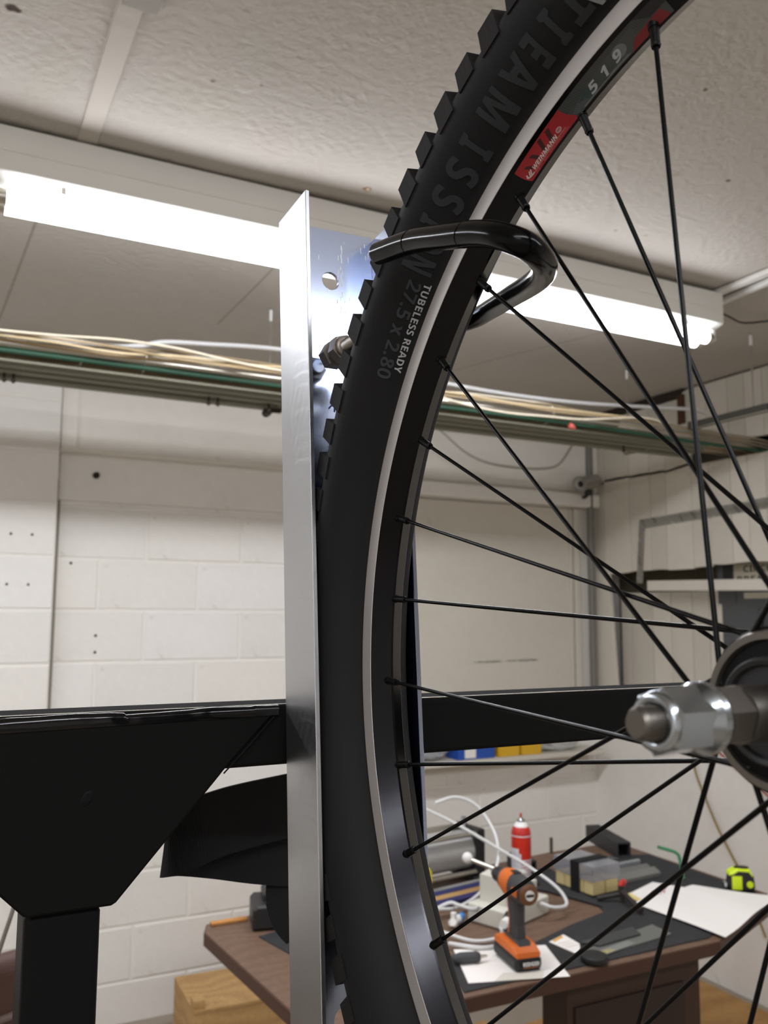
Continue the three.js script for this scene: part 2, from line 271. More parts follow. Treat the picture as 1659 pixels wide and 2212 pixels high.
// ================================================================ LIGHT FITTINGS
function area(x, y, z, w, h, nx, ny, nz, k) {
  const l = new THREE.RectAreaLight(LAMP_COLOR, k, w, h); l.position.set(x, y, z); l.lookAt(x + nx, y + ny, z + nz); l.name = numbered('tube_light'); scene.add(l); return l;
}
STRIPS.forEach(([a, b, z], i) => {
  const L = b - a, cx = (a + b) / 2, y = H + 0.908;
  const f = thing('strip_light', ['white twin-tube fluorescent strip light running behind the bicycle wheel', 'white twin-tube fluorescent strip light continuing the row past the left edge of the frame', 'white twin-tube fluorescent strip light above and behind the viewer on the left', 'white twin-tube fluorescent strip light above and behind the viewer on the right', 'short white twin-tube fluorescent strip light far behind the viewer on the left'][i], 'ceiling light', V(cx, y, z));
  const top = 0.142;
  const prof = [[-0.072, 0.041], [-0.072, top], [0.072, top], [0.072, 0.041], [0.069, 0.039], [0.05, 0.032], [0.03, 0.025], [-0.03, 0.025], [-0.05, 0.032], [-0.069, 0.039]];
  const g = poly(prof, L + 0.03, 0); g.rotateY(Math.PI / 2); g.translate(-L / 2 - 0.015, 0, 0);
  part('housing', facets(g), M.whiteMetal, f);
  part('housing_lip', merge([box(L + 0.03, 0.004, 0.004, 0, 0.086, 0.0725, 0.001), box(L + 0.03, 0.004, 0.004, 0, 0.086, -0.0725, 0.001)]), M.whiteMetal, f);
  for (const sz of [-1, 1]) {
    const t = part('tube', at(cyl(0.019, 0.019, L - 0.03, 20), 0, 0, sz * 0.024, 0, 0, Math.PI / 2), M.glow, f); t.castShadow = false;
    for (const sx of [-1, 1]) {
      part('end_cap', at(cyl(0.0192, 0.0192, 0.02, 20), sx * (L / 2 - 0.005), 0, sz * 0.024, 0, 0, Math.PI / 2), M.emt, f);
      part('socket', box(0.012, 0.06, 0.034, sx * (L / 2 + 0.007), 0.02, sz * 0.024, 0.003), M.white, f);
    }
  }
  part('bracket', box(0.012, 0.03, 0.11, -L / 2 + 0.13, 0.034, 0, 0.002), M.whiteMetal, f);
  part('bracket', box(0.012, 0.03, 0.11, L / 2 - 0.13, 0.034, 0, 0.002), M.whiteMetal, f);
  for (const sz of [-1, 1]) area(cx, y - 0.0205, z + sz * 0.024, L - 0.04, 0.036, 0, -1, 0, LIGHT_DOWN);
  area(cx, y, z + 0.045, L - 0.04, 0.038, 0, 0, 1, LIGHT_SIDE);
  area(cx, y, z - 0.045, L - 0.04, 0.038, 0, 0, -1, LIGHT_SIDE);
});

// ================================================================ THE BICYCLE WHEEL
const basis = (x, y, z, o) => new THREE.Matrix4().makeBasis(V(...x), V(...y), V(...z)).setPosition(W(...o));
function frameGroup(name, label, category, mat) { const g = thing(name, label, category); g.applyMatrix4(mat); return g; }
// wheel frame: x forward, y up, z along the axle towards the viewer's side
const WHEEL = basis([0.05086578, -0.09676753, 0.9940064], [-0.00236752, 0.99528033, 0.0970127], [-0.99870269, -0.00728796, 0.05039661], [0.26078622, -0.02967093, -0.19460157]);
const RAD = Math.PI / 180;
// revolve a profile of [w, r] about the axle; hard edges between segments unless smooth
function revolve(prof, a0 = 0, a1 = 360, n = 180, smooth = false, closed = false) {
  const pos = [], uv = [], idx = [], P = closed ? [...prof, prof[0]] : prof, full = a1 - a0 >= 360;
  let len = [0]; for (let i = 1; i < P.length; i++) len.push(len[i - 1] + Math.hypot(P[i][0] - P[i - 1][0], P[i][1] - P[i - 1][1]));
  const strip = (pts, ls) => {
    const base = pos.length / 3, m = pts.length;
    for (let j = 0; j <= n; j++) { const a = (a0 + (a1 - a0) * j / n) * RAD, c = Math.cos(a), s = Math.sin(a); pts.forEach(([w, r], i) => { pos.push(r * c, r * s, w); uv.push((a0 + (a1 - a0) * j / n) / 360 * 2.0, ls[i]); }); }
    for (let j = 0; j < n; j++) for (let i = 0; i < m - 1; i++) { const p = base + j * m + i, q = p + m; idx.push(p, q, p + 1, q, q + 1, p + 1); }
  };
  if (smooth) strip(P, len); else for (let i = 0; i + 1 < P.length; i++) strip([P[i], P[i + 1]], [len[i], len[i + 1]]);
  const g = new THREE.BufferGeometry(); g.setAttribute('position', new THREE.Float32BufferAttribute(pos, 3)); g.setAttribute('uv', new THREE.Float32BufferAttribute(uv, 2)); g.setIndex(idx); g.computeVertexNormals();
  if (full) { // weld normals over the seam
    const N = g.attributes.normal, m = smooth ? P.length : 2, blocks = smooth ? 1 : P.length - 1;
    for (let b = 0; b < blocks; b++) for (let i = 0; i < m; i++) { const k0 = b * (n + 1) * m + i, k1 = k0 + n * m, v = V(N.getX(k0) + N.getX(k1), N.getY(k0) + N.getY(k1), N.getZ(k0) + N.getZ(k1)).normalize(); N.setXYZ(k0, v.x, v.y, v.z); N.setXYZ(k1, v.x, v.y, v.z); }
  }
  return g;
}
// a printed patch on the near face: text runs from angle a0 to a1, its foot on prof[0], its head on prof[last]
function patch(a0, a1, prof, lift, n = 60) {
  const pos = [], uv = [], idx = []; let len = [0]; for (let i = 1; i < prof.length; i++) len.push(len[i - 1] + Math.hypot(prof[i][0] - prof[i - 1][0], prof[i][1] - prof[i - 1][1]));
  const m = prof.length;
  for (let j = 0; j <= n; j++) { const a = (a0 + (a1 - a0) * j / n) * RAD; prof.forEach(([w, r], i) => { pos.push(r * Math.cos(a), r * Math.sin(a), w); uv.push(j / n, len[i] / len[m - 1]); }); }
  for (let j = 0; j < n; j++) for (let i = 0; i < m - 1; i++) { const p = j * m + i, q = p + m; idx.push(p, q, p + 1, q, q + 1, p + 1); }
  const g = new THREE.BufferGeometry(); g.setAttribute('position', new THREE.Float32BufferAttribute(pos, 3)); g.setAttribute('uv', new THREE.Float32BufferAttribute(uv, 2)); g.setIndex(idx); g.computeVertexNormals();
  if (g.attributes.normal.getZ(Math.floor(n / 2) * m) < 0) { for (let i = 0; i < idx.length; i += 3) [idx[i], idx[i + 1]] = [idx[i + 1], idx[i]]; g.setIndex(idx); g.computeVertexNormals(); }
  const p = g.attributes.position, N = g.attributes.normal; for (let i = 0; i < p.count; i++) p.setXYZ(i, p.getX(i) + N.getX(i) * lift, p.getY(i) + N.getY(i) * lift, p.getZ(i) + N.getZ(i) * lift);
  return g;
}
const wheel = frameGroup('bicycle_wheel', 'black spoked mountain bike wheel with knobby tire hung in the aluminum channel', 'bicycle wheel', WHEEL);
{ // tire
  const half = [[0.0106, 0.2968], [0.0112, 0.2984], [0.0135, 0.2995], [0.0175, 0.3013], [0.0215, 0.3037], [0.0258, 0.3073], [0.0296, 0.312], [0.0322, 0.3172], [0.0334, 0.3225], [0.0331, 0.3268], [0.0316, 0.3305], [0.0282, 0.3345], [0.0222, 0.338], [0.012, 0.3404], [0, 0.3414]];
  const prof = [...half, ...half.slice(0, -1).reverse().map(([w, r]) => [-w, r])];
  const tg = revolve(prof, 0, 360, 240, true);
  const tire = part('tire', tg, M.rubber, wheel);
  // knobs: one corner box, taken round the wheel
  const knobGeo = (w0, w1, w2, w3, r0, r1, d0, d1, slant = 0, r2 = r1 + 0.004) => {   // w0..w1 at the foot, w2..w3 at the head; half lengths d0, d1 (metres along the tread)
    const c = [[w0, r0, -d0], [w1, r0, -d0], [w1, r0, d0], [w0, r0, d0], [w2, Math.abs(w2) > Math.abs(w3) ? r1 : r2, -d1], [w3, Math.abs(w2) > Math.abs(w3) ? r2 : r1, -d1 + slant], [w3, Math.abs(w2) > Math.abs(w3) ? r2 : r1, d1 + slant], [w2, Math.abs(w2) > Math.abs(w3) ? r1 : r2, d1]].map(([w, r, t]) => [r, t, w]);
    const f = [[0, 1, 2, 3], [7, 6, 5, 4], [0, 4, 5, 1], [1, 5, 6, 2], [2, 6, 7, 3], [3, 7, 4, 0]], pos = [], uvs = [];
    for (const q of f) for (const k of [q[0], q[2], q[1], q[0], q[3], q[2]]) { pos.push(...c[k]); uvs.push(c[k][1] * 8, c[k][2] * 8); }
    const g = new THREE.BufferGeometry(); g.setAttribute('position', new THREE.Float32BufferAttribute(pos, 3)); g.setAttribute('uv', new THREE.Float32BufferAttribute(uvs, 2)); g.computeVertexNormals(); return g;
  };
  const K = 96, pitch = 360 / K, phase = 129.39 - pitch * 0.5 - 1.0;
  const near = [knobGeo(0.0342, 0.019, 0.0316, 0.0195, 0.3225, 0.3418, 0.0070, 0.0064, -0.0004), knobGeo(0.0342, 0.021, 0.0318, 0.0215, 0.3245, 0.3412, 0.0066, 0.0060, 0.0006)];
  const far = [knobGeo(-0.019, -0.0342, -0.0195, -0.0316, 0.3225, 0.3418, 0.0070, 0.0064), knobGeo(-0.021, -0.0342, -0.0215, -0.0318, 0.3245, 0.3412, 0.0066, 0.0060)];
  const mid = [knobGeo(0.0165, 0.001, 0.0158, 0.0016, 0.336, 0.3464, 0.0056, 0.005, 0, 0.3478), knobGeo(-0.001, -0.0165, -0.0016, -0.0158, 0.336, 0.3464, 0.0056, 0.005, 0, 0.3478)];
  for (let i = 0; i < K; i++) for (const [set, off] of [[near, 0], [far, 0.5], [mid, 0.25]]) {
    const k = part('knob', set[i % 2], M.knob, tire); k.rotation.z = (phase + (i + off) * pitch) * RAD;
  }
  // printing on the near sidewall
  const arc = (w0, w1) => half.slice(0, 9).filter(([w]) => w > w0 && w < w1).concat([[w0, lerpR(w0)], [w1, lerpR(w1)]]).sort((a, b) => b[0] - a[0]);
  function lerpR(w) { for (let i = 1; i < 9; i++) if (w <= half[i + 1][0]) { const t = (w - half[i][0]) / (half[i + 1][0] - half[i][0]); return half[i][1] + t * (half[i + 1][1] - half[i][1]); } return half[8][1]; }
  const print = (w, h, draw) => canvas(w, h, (x) => { x.fillStyle = '#000'; x.fillRect(0, 0, w, h); x.fillStyle = '#fff'; x.textBaseline = 'middle'; x.textAlign = 'center'; draw(x); });
  const fit = (x, s, cx, cy, w, h, font) => { x.save(); x.font = font; const m = x.measureText(s).width; x.translate(cx, cy); x.scale(w / m, h / 100); x.fillText(s, 0, 0); x.restore(); };
  const t1 = print(1536, 160, (x) => fit(x, 'TUBELESS READY', 768, 84, 1500, 160, '600 136px sans-serif'));
  part('sidewall_print', patch(140.75, 151.35, arc(0.0127, 0.0166), 0.0004), std({ color: 0xa9aaac, roughness: 0.7, transparent: true, alphaMap: t1 }), tire);
  const t2 = print(1536, 224, (x) => fit(x, '27.5 x 2.80', 768, 116, 1500, 150, 'bold 190px sans-serif'));
  part('sidewall_print', patch(140.9, 152.5, arc(0.0172, 0.0243), 0.0004), std({ color: 0x313437, roughness: 0.8, transparent: true, alphaMap: t2 }), tire);
  const t3 = print(2048, 256, (x) => {
    const A0 = 108.5, SPAN = 32.5, px = (a) => (a - A0) / SPAN * 2048;
    for (const [c, a, w] of [['T', 111.6, 130], ['I', 114.0, 80], ['E', 116.4, 100], ['A', 118.9, 150], ['M', 122.5, 210], ['I', 126.5, 80], ['S', 129.2, 130], ['S', 132.2, 130], ['I', 134.9, 70], ['O', 137.0, 120], ['N', 139.3, 130]]) fit(x, c, px(a), 134, w, 108, '900 300px sans-serif');
  });
  part('sidewall_logo', patch(108.5, 141, arc(0.0142, 0.0292), 0.0004, 140), std({ color: 0x26282a, roughness: 0.85, transparent: true, alphaMap: t3 }), tire);
  const t4 = print(128, 256, (x) => { x.beginPath(); x.moveTo(20, 20); x.lineTo(60, 20); x.lineTo(110, 236); x.lineTo(60, 236); x.fill(); });
  part('sidewall_print', patch(109.5, 110.9, arc(0.0132, 0.0215), 0.0005, 8), std({ color: 0x8d8f92, roughness: 0.7, transparent: true, alphaMap: t4 }), tire);
  const t5 = print(1024, 96, (x) => fit(x, 'DIRECTION', 512, 50, 980, 90, 'bold 90px sans-serif'));
  part('sidewall_print', patch(158.5, 163.5, [[0.0322, 0.3305], [0.0333, 0.3265]], 0.0004, 20), std({ color: 0x2b2b2c, roughness: 0.85, transparent: true, alphaMap: t5 }), tire);
}
{ // rim with its machined brake tracks and sticker
  const rim = part('rim', revolve([[0.0102, 0.2985], [0.0102, 0.2866], [0.0094, 0.2860], [0.0007, 0.2793], [-0.0007, 0.2793], [-0.0094, 0.2860], [-0.0102, 0.2866], [-0.0102, 0.2985], [-0.008, 0.2985], [-0.007, 0.289], [0.007, 0.289], [0.008, 0.2985]], 0, 360, 240, false, true), M.rim, wheel);
  part('brake_track', revolve([[0.0103, 0.2868], [0.01055, 0.2871], [0.01055, 0.2983], [0.0103, 0.2986]], 0, 360, 240), M.track, rim);
  part('brake_track', revolve([[-0.0103, 0.2986], [-0.01055, 0.2983], [-0.01055, 0.2871], [-0.0103, 0.2868]], 0, 360, 240), M.track, rim);
  const sticker = srgb(canvas(2048, 288, (x, w, h) => {         // left end is the lower end on the wheel; top is towards the tire
    const A = (a) => (126.1 - a) / (126.1 - 105.6) * w;
    x.clearRect(0, 0, w, h);
    const edge = A(118.6);
    x.fillStyle = '#3b3f3e'; x.fillRect(edge - 30, 0, w - edge + 30, h);
    x.strokeStyle = '#2b2f2e'; x.lineWidth = 9; for (let i = -2; i < 60; i++) { x.beginPath(); x.moveTo(edge + i * 22, 0); x.lineTo(edge + i * 22 + 26, 150); x.stroke(); }
    x.fillStyle = '#3d4140'; x.beginPath(); x.moveTo(A(115.8), h * 0.36); x.lineTo(A(109.2), h * 0.16); x.lineTo(A(109), h * 0.9); x.lineTo(A(117), h * 0.95); x.fill();
    x.fillStyle = '#2f3d3c'; x.beginPath(); x.arc(A(115.9), h * 0.6, 66, 0, 7); x.fill();
    x.strokeStyle = '#5b6664'; x.lineWidth = 6; for (let r = 80; r < 190; r += 22) { x.beginPath(); x.arc(A(116.4), h * 0.45, r, 1.2, 2.7); x.stroke(); }
    // red lower end
    x.fillStyle = '#97181f'; x.beginPath(); x.moveTo(14, 6); x.lineTo(edge, 6); x.quadraticCurveTo(edge + 4, h * 0.55, edge + 70, h * 0.82); x.lineTo(A(118), h); x.lineTo(60, h); x.quadraticCurveTo(10, h * 0.75, 14, 6); x.fill();
    // dark big emblem bars
    x.fillStyle = '#3d1216';
    const bar = (cx, y0, y1, wd, lean) => { x.beginPath(); x.moveTo(cx + lean, y0); x.lineTo(cx + lean + wd, y0 + 8); x.lineTo(cx + wd, y1); x.lineTo(cx, y1); x.fill(); };
    bar(A(121.4), 34, 186, 54, 40); bar(A(122.6), 26, 190, 50, 42); bar(A(123.5), 60, 170, 46, -40); bar(A(124.6), 90, 188, 40, -48);
    // lettering
    x.save(); x.fillStyle = '#c9bcb6'; x.font = 'italic 900 78px sans-serif'; x.textBaseline = 'alphabetic'; const m = x.measureText('WEINMANN').width; x.translate(A(124.55), 226); x.scale((A(120.6) - A(124.55)) / m, 1); x.fillText('WEINMANN', 0, 0); x.restore();
    x.strokeStyle = '#c9bcb6'; x.lineWidth = 15; for (const k of [0, 24, 48]) { x.beginPath(); x.moveTo(A(125.45) + k - 8, 226); x.lineTo(A(125.45) + k + 14 + (k === 0 ? -14 : 12), 168); x.stroke(); }
    x.beginPath(); x.moveTo(A(125.6), 190); x.quadraticCurveTo(A(125.6), 238, A(124.7), 238); x.stroke();
    x.lineWidth = 4; x.beginPath(); x.moveTo(A(125.0), 244); x.lineTo(A(119.4), 232); x.stroke();
    x.fillStyle = '#b58b8b'; x.beginPath(); x.arc(A(120.0), 176, 36, 0, 7); x.fill(); x.fillStyle = '#8d2d34'; x.font = '900 34px sans-serif'; x.fillText('WI', A(120.0) - 24, 188);
    x.fillStyle = '#c0666a'; x.font = '30px sans-serif'; x.fillText('27.5', A(124.6), 276); x.fillText('RIM', A(123.2), 274); x.fillText('MADE UNDER LICENSE', A(122.2), 270);
    // model number with an oval behind the last digit
    x.fillStyle = '#666b6a'; x.beginPath(); x.ellipse(A(111.2), h * 0.52, 78, 78, -0.4, 0, 7); x.fill();
    x.fillStyle = '#a2a6a6'; x.strokeStyle = '#26292a'; x.lineWidth = 8; x.font = 'italic 900 176px sans-serif'; x.textAlign = 'center';
    for (const [c, a, y] of [['5', 115.1, 250], ['1', 113.4, 240], ['9', 111.7, 226]]) { x.strokeText(c, A(a), y); x.fillText(c, A(a), y); }
    x.fillStyle = '#8b8f8f'; x.fillRect(A(116.8), 264, A(110.6) - A(116.8), 7); x.font = '24px sans-serif'; x.fillText('DOUBLE WALL ALLOY', A(112), 262);
    x.fillStyle = '#74151c'; x.beginPath(); x.moveTo(A(110.4), h); x.lineTo(A(109.5), h * 0.62); x.lineTo(A(106.4), h * 0.5); x.lineTo(A(105.9), h); x.fill();
    x.fillStyle = '#15151a'; x.beginPath(); x.moveTo(A(108.7), 0); x.lineTo(w, 0); x.lineTo(w, h * 0.45); x.lineTo(A(107.4), h * 0.5); x.fill();
  }));
  const f0 = [0.0094, 0.2860], f1 = [0.0007, 0.2793], L = (t) => [f0[0] + (f1[0] - f0[0]) * t, f0[1] + (f1[1] - f0[1]) * t];
  part('rim_sticker', patch(126.1, 105.6, [L(0.99), L(0.5), L(0.1)], 0.00015, 60), phys({ map: sticker, roughness: 0.45, clearcoat: 0.2, transparent: true }), rim);
}
{ // hub, axle and nuts
  const hub = part('hub_shell', revolve([[0.0255, 0.0165], [0.0245, 0.0255], [0.0235, 0.0265], [0.0205, 0.0265], [0.0195, 0.0255], [0.0185, 0.019], [0.012, 0.0145], [-0.02, 0.0145], [-0.03, 0.019], [-0.0335, 0.0255], [-0.0345, 0.0265], [-0.0375, 0.0265], [-0.0385, 0.0255], [-0.0395, 0.016], [-0.0395, 0.006], [0.0255, 0.006]], 0, 360, 64, false, true), M.blackPaint, wheel);
  part('dust_cap', revolve([[0.0255, 0.0172], [0.0292, 0.0168], [0.03, 0.0160], [0.0296, 0.0146], [0.0282, 0.0138], [0.0285, 0.006]], 0, 360, 56), M.blackPlastic, hub);
  part('flange_ring', revolve([[0.0247, 0.0255], [0.0262, 0.0248], [0.0262, 0.0225], [0.025, 0.0218]], 0, 360, 56), M.steelDark, hub);
  const ax = part('axle', revolve([[-0.0848, 0.0001], [-0.0848, 0.0040], [-0.0840, 0.0047], [0.0840, 0.0047], [0.0853, 0.0038], [0.0853, 0.0001]], 0, 360, 28), M.steelDark, wheel);
  const thread = []; for (let i = 0; i <= 140; i++) { const a = i / 140 * 7 * Math.PI * 2; thread.push(V(0.0047 * Math.cos(a), 0.0047 * Math.sin(a), 0.0765 + i / 140 * 0.0078)); }
  part('axle_thread', new THREE.TubeGeometry(new THREE.CatmullRomCurve3(thread), 280, 0.00028, 4), M.steelDark, ax);
  for (const s of [1, -1]) {
    const add = (name, g, m) => { if (s < 0) g.rotateY(Math.PI); return part(name, g, m, wheel); };
    add('bearing_cone', revolve([[0.028, 0.0060], [0.0285, 0.0086], [0.044, 0.0088], [0.0445, 0.0062]], 0, 360, 40), M.steelDark);
    add('lock_nut', hexNut(0.0093, 0.0128).rotateZ(0.32).translate(0, 0, 0.0442), M.steelDark);
    const nut = add('axle_nut', hexNut(0.0101, 0.0150, 0.0048).rotateZ(0.42).translate(0, 0, 0.0622), M.zinc);
    const fl = revolve([[0.0572, 0.0050], [0.0572, 0.0104], [0.0582, 0.0108], [0.0605, 0.0106], [0.064, 0.0088], [0.064, 0.005]], 0, 360, 48, false); if (s < 0) fl.rotateY(Math.PI);
    part('flange', fl, M.zinc, nut);
    const crown = revolve([[0.0766, 0.0088], [0.0782, 0.0083], [0.0788, 0.0072], [0.0788, 0.0056], [0.077, 0.0049]], 0, 360, 40, true); if (s < 0) crown.rotateY(Math.PI);
    part('crown', crown, M.zinc, nut);
  }
}
{ // 36 spokes, laced three-cross, each with its nipple
  const sg = [1, 1, -1, -1];
  for (let k = 0; k < 36; k++) {
    const a = 107.7 + 10 * k, even = k % 2 === 0, h = (a + sg[k % 4] * 60) * RAD, wf = even ? 0.0222 : -0.036, outer = k % 4 < 2;
    const wz = wf + (outer ? 0.0022 : -0.0022) * (even ? 1 : -1);
    const rim = V(0.2805 * Math.cos(a * RAD), 0.2805 * Math.sin(a * RAD), even ? 0.0016 : -0.0008), hole = V(0.0215 * Math.cos(h), 0.0215 * Math.sin(h), wz);
    const dir = hole.clone().sub(rim).normalize();
    const neck = rim.clone().addScaledVector(dir, 0.011);
    const elbow = V(0.0215 * Math.cos(h), 0.0215 * Math.sin(h), wf - (outer ? 0.0022 : -0.0022) * (even ? 1 : -1));
    const s = part('spoke', merge([between(rim, hole, 0.00102, 8), between(hole, elbow, 0.0011, 8)]), M.spoke, wheel);
    part('nipple', merge([between(rim.clone().addScaledVector(dir, -0.003), rim.clone().addScaledVector(dir, 0.0015), 0.0027, 12, 0.0025), between(rim, neck, 0.0021, 10, 0.0019), between(neck.clone().addScaledVector(dir, -0.0012), neck, 0.0022, 10, 0.0017)]), M.nipple, s);
  }
}
// sealant smear that has run over the lower rim
{
  const g = []; seed = 31;
  const pts = [[225.5, 0.2862, 0.0098], [226.4, 0.2852, 0.0088], [227.6, 0.2832, 0.0062], [229.2, 0.2818, 0.0044], [231, 0.2805, 0.0026]].map(([a, r, w]) => V(r * Math.cos(a * RAD), r * Math.sin(a * RAD), w + 0.0004));
  g.push(new THREE.TubeGeometry(new THREE.CatmullRomCurve3(pts), 40, 0.0022, 8));
  const m = part('sealant_smear', g[0], phys({ color: 0x24262a, roughness: 0.25, clearcoat: 0.8, bumpMap: rep(T.paint, 3), bumpScale: 0.001 }), wheel);
}

// ================================================================ ALUMINUM CHANNEL
const CH = basis([0.99870368, 0.00719334, -0.05039055], [-0.01041287, 0.99790048, -0.06392348], [0.04982493, 0.06436533, 0.99668179], [0.20465, 0.01235, -0.54705]);
const channel = frameGroup('aluminum_channel', 'upright brushed aluminum channel holding the bicycle tire between its flanges', 'metal channel', CH);
{
  const top = 0.2638, bot = -0.62, wd = 0.076, t = 0.0031, dp = 0.0452;
  const web = poly([[t, bot], [wd - t, bot], [wd - t, top + 0.002], [t, top - 0.0008]], t, 0.0002, [[0.0383, 0.225, 0.0066], [0.0393, 0.1643, 0.005], [0.0352, -0.2655, 0.0066], [0.038, -0.42, 0.0066]]);
  const uvm = (g) => { const w = worldUV(g, 1); const u = w.attributes.uv; for (let i = 0; i < u.count; i++) u.setXY(i, u.getX(i) * 6, u.getY(i) * 1.6); return w; };
  const wm = part('web', uvm(web), M.aluWeb, channel);
  const fl = (x, s) => { const g = poly([[0, bot], [dp, bot], [dp - 0.0009, top + 0.0014], [0, top - 0.0012]], t, 0.0004); g.rotateY(-Math.PI / 2); g.translate(x + t, 0, 0); return g; };
  part('flange', uvm(fl(0)), M.alu, channel);
  part('flange', uvm(fl(wd - t)), M.aluWeb, channel);
  // blue marker cross on the web and light scrapes near the top
  const ink = std({ color: 0x1b2a6b, roughness: 0.6 });
  part('ink_mark', merge([tube([V(0.0388, 0.1405, t), V(0.039, 0.136, t), V(0.0389, 0.1275, t)], 0.0006, 10, 6), tube([V(0.0345, 0.1295, t), V(0.0375, 0.1325, t), V(0.0412, 0.1312, t), V(0.0436, 0.1322, t)], 0.0006, 12, 6), tube([V(0.0362, 0.1312, t), V(0.0388, 0.1338, t)], 0.0005, 6, 6)]), ink, channel);
  seed = 404; const sc = [];
  for (let i = 0; i < 34; i++) { const x = i < 22 ? 0.046 + rr(-0.003, 0.004) : rr(0.022, 0.072), y = 0.258 - rr(0, 0.06); sc.push(box(rr(0.0003, 0.0007), rr(0.001, 0.005), 0.00012, x, y, t + 0.00006, 0)); }
  part('scrape_marks', merge(sc), std({ color: 0xe6e8ea, roughness: 0.6, metalness: 0.6 }), channel);
}

// ================================================================ HOOK
{
  const hook = thing('wheel_hook', 'black vinyl-coated steel hook looped around the tire and rim of the wheel', 'hook');
  // the rod's path, from the web to the tip
  const p0 = W(0.2349, 0.1763, -0.5311), ax = V(0.0498, 0.0644, 0.9967);
  const pts = [p0.clone().addScaledVector(ax, 0.030), p0.clone().addScaledVector(ax, 0.048).add(V(0.012, 0.0, 0)), W(0.268, 0.1835, -0.492), W(0.285, 0.1845, -0.470), W(0.2904, 0.1834, -0.4504), W(0.2876, 0.1818, -0.4256), W(0.2756, 0.1751, -0.3872), W(0.2597, 0.1658, -0.3468), W(0.2440, 0.1582, -0.3170), W(0.2270, 0.1535, -0.2965), W(0.2127, 0.1539, -0.2884), W(0.2068, 0.1589, -0.2951), W(0.2045, 0.1656, -0.3093), W(0.203, 0.1752, -0.3383), W(0.2024, 0.1846, -0.3687), W(0.2012, 0.1912, -0.4030)];
  const c = new THREE.CatmullRomCurve3(pts, false, 'centripetal');
  const end = pts[pts.length - 1], dir = end.clone().sub(pts[pts.length - 2]).normalize();
  const cap = new THREE.SphereGeometry(0.0060, 20, 12, 0, Math.PI * 2, 0, Math.PI / 2); cap.scale(1, 0.55, 1); cap.applyQuaternion(new THREE.Quaternion().setFromUnitVectors(V(0, 1, 0), dir)); cap.translate(end.x, end.y, end.z);
  part('vinyl_sleeve', merge([new THREE.TubeGeometry(c, 160, 0.0060, 20), cap]), M.vinyl, hook);
  // seams of the shrunk sleeve
  for (const u of [0.79, 0.915]) { const q = c.getPointAt(u), d = c.getTangentAt(u); const g = new THREE.TorusGeometry(0.0060, 0.00035, 6, 24); g.applyQuaternion(new THREE.Quaternion().setFromUnitVectors(V(0, 0, 1), d.clone().add(V(0, 0.25, 0.1)).normalize())); g.translate(q.x, q.y, q.z); part('sleeve_seam', g, M.vinyl, hook); }
  const th = part('threaded_end', between(p0.clone().addScaledVector(ax, -0.018), p0.clone().addScaledVector(ax, 0.032), 0.0045, 20), M.emt, hook);
  const Q = new THREE.Quaternion().setFromUnitVectors(V(0, 0, 1), ax.clone().normalize());
  const rings = []; for (let i = 0; i < 22; i++) { const g = new THREE.TorusGeometry(0.0046, 0.0004, 5, 20); g.applyQuaternion(Q); const q = p0.clone().addScaledVector(ax, 0.012 + i * 0.0009); g.translate(q.x, q.y, q.z); rings.push(g); }
  part('thread', merge(rings), M.emt, th);
  const placeNut = (k, g) => { g.applyQuaternion(Q); const q = p0.clone().addScaledVector(ax, k); g.translate(q.x, q.y, q.z); return g; };
  part('nut', placeNut(0.0002, hexNut(0.0094, 0.0098, 0.0046).rotateZ(0.3)), M.nutSteel, hook);
  part('nut_collar', placeNut(0.0096, (() => { const g = lathe([[0.0048, 0], [0.0078, 0], [0.0076, 0.002], [0.0066, 0.0032], [0.0048, 0.0032]], 32); g.rotateX(Math.PI / 2); return g; })()), M.nutSteel, hook);
  part('nut', placeNut(-0.0135, hexNut(0.0094, 0.0098, 0.0046)), M.nutSteel, hook);
}

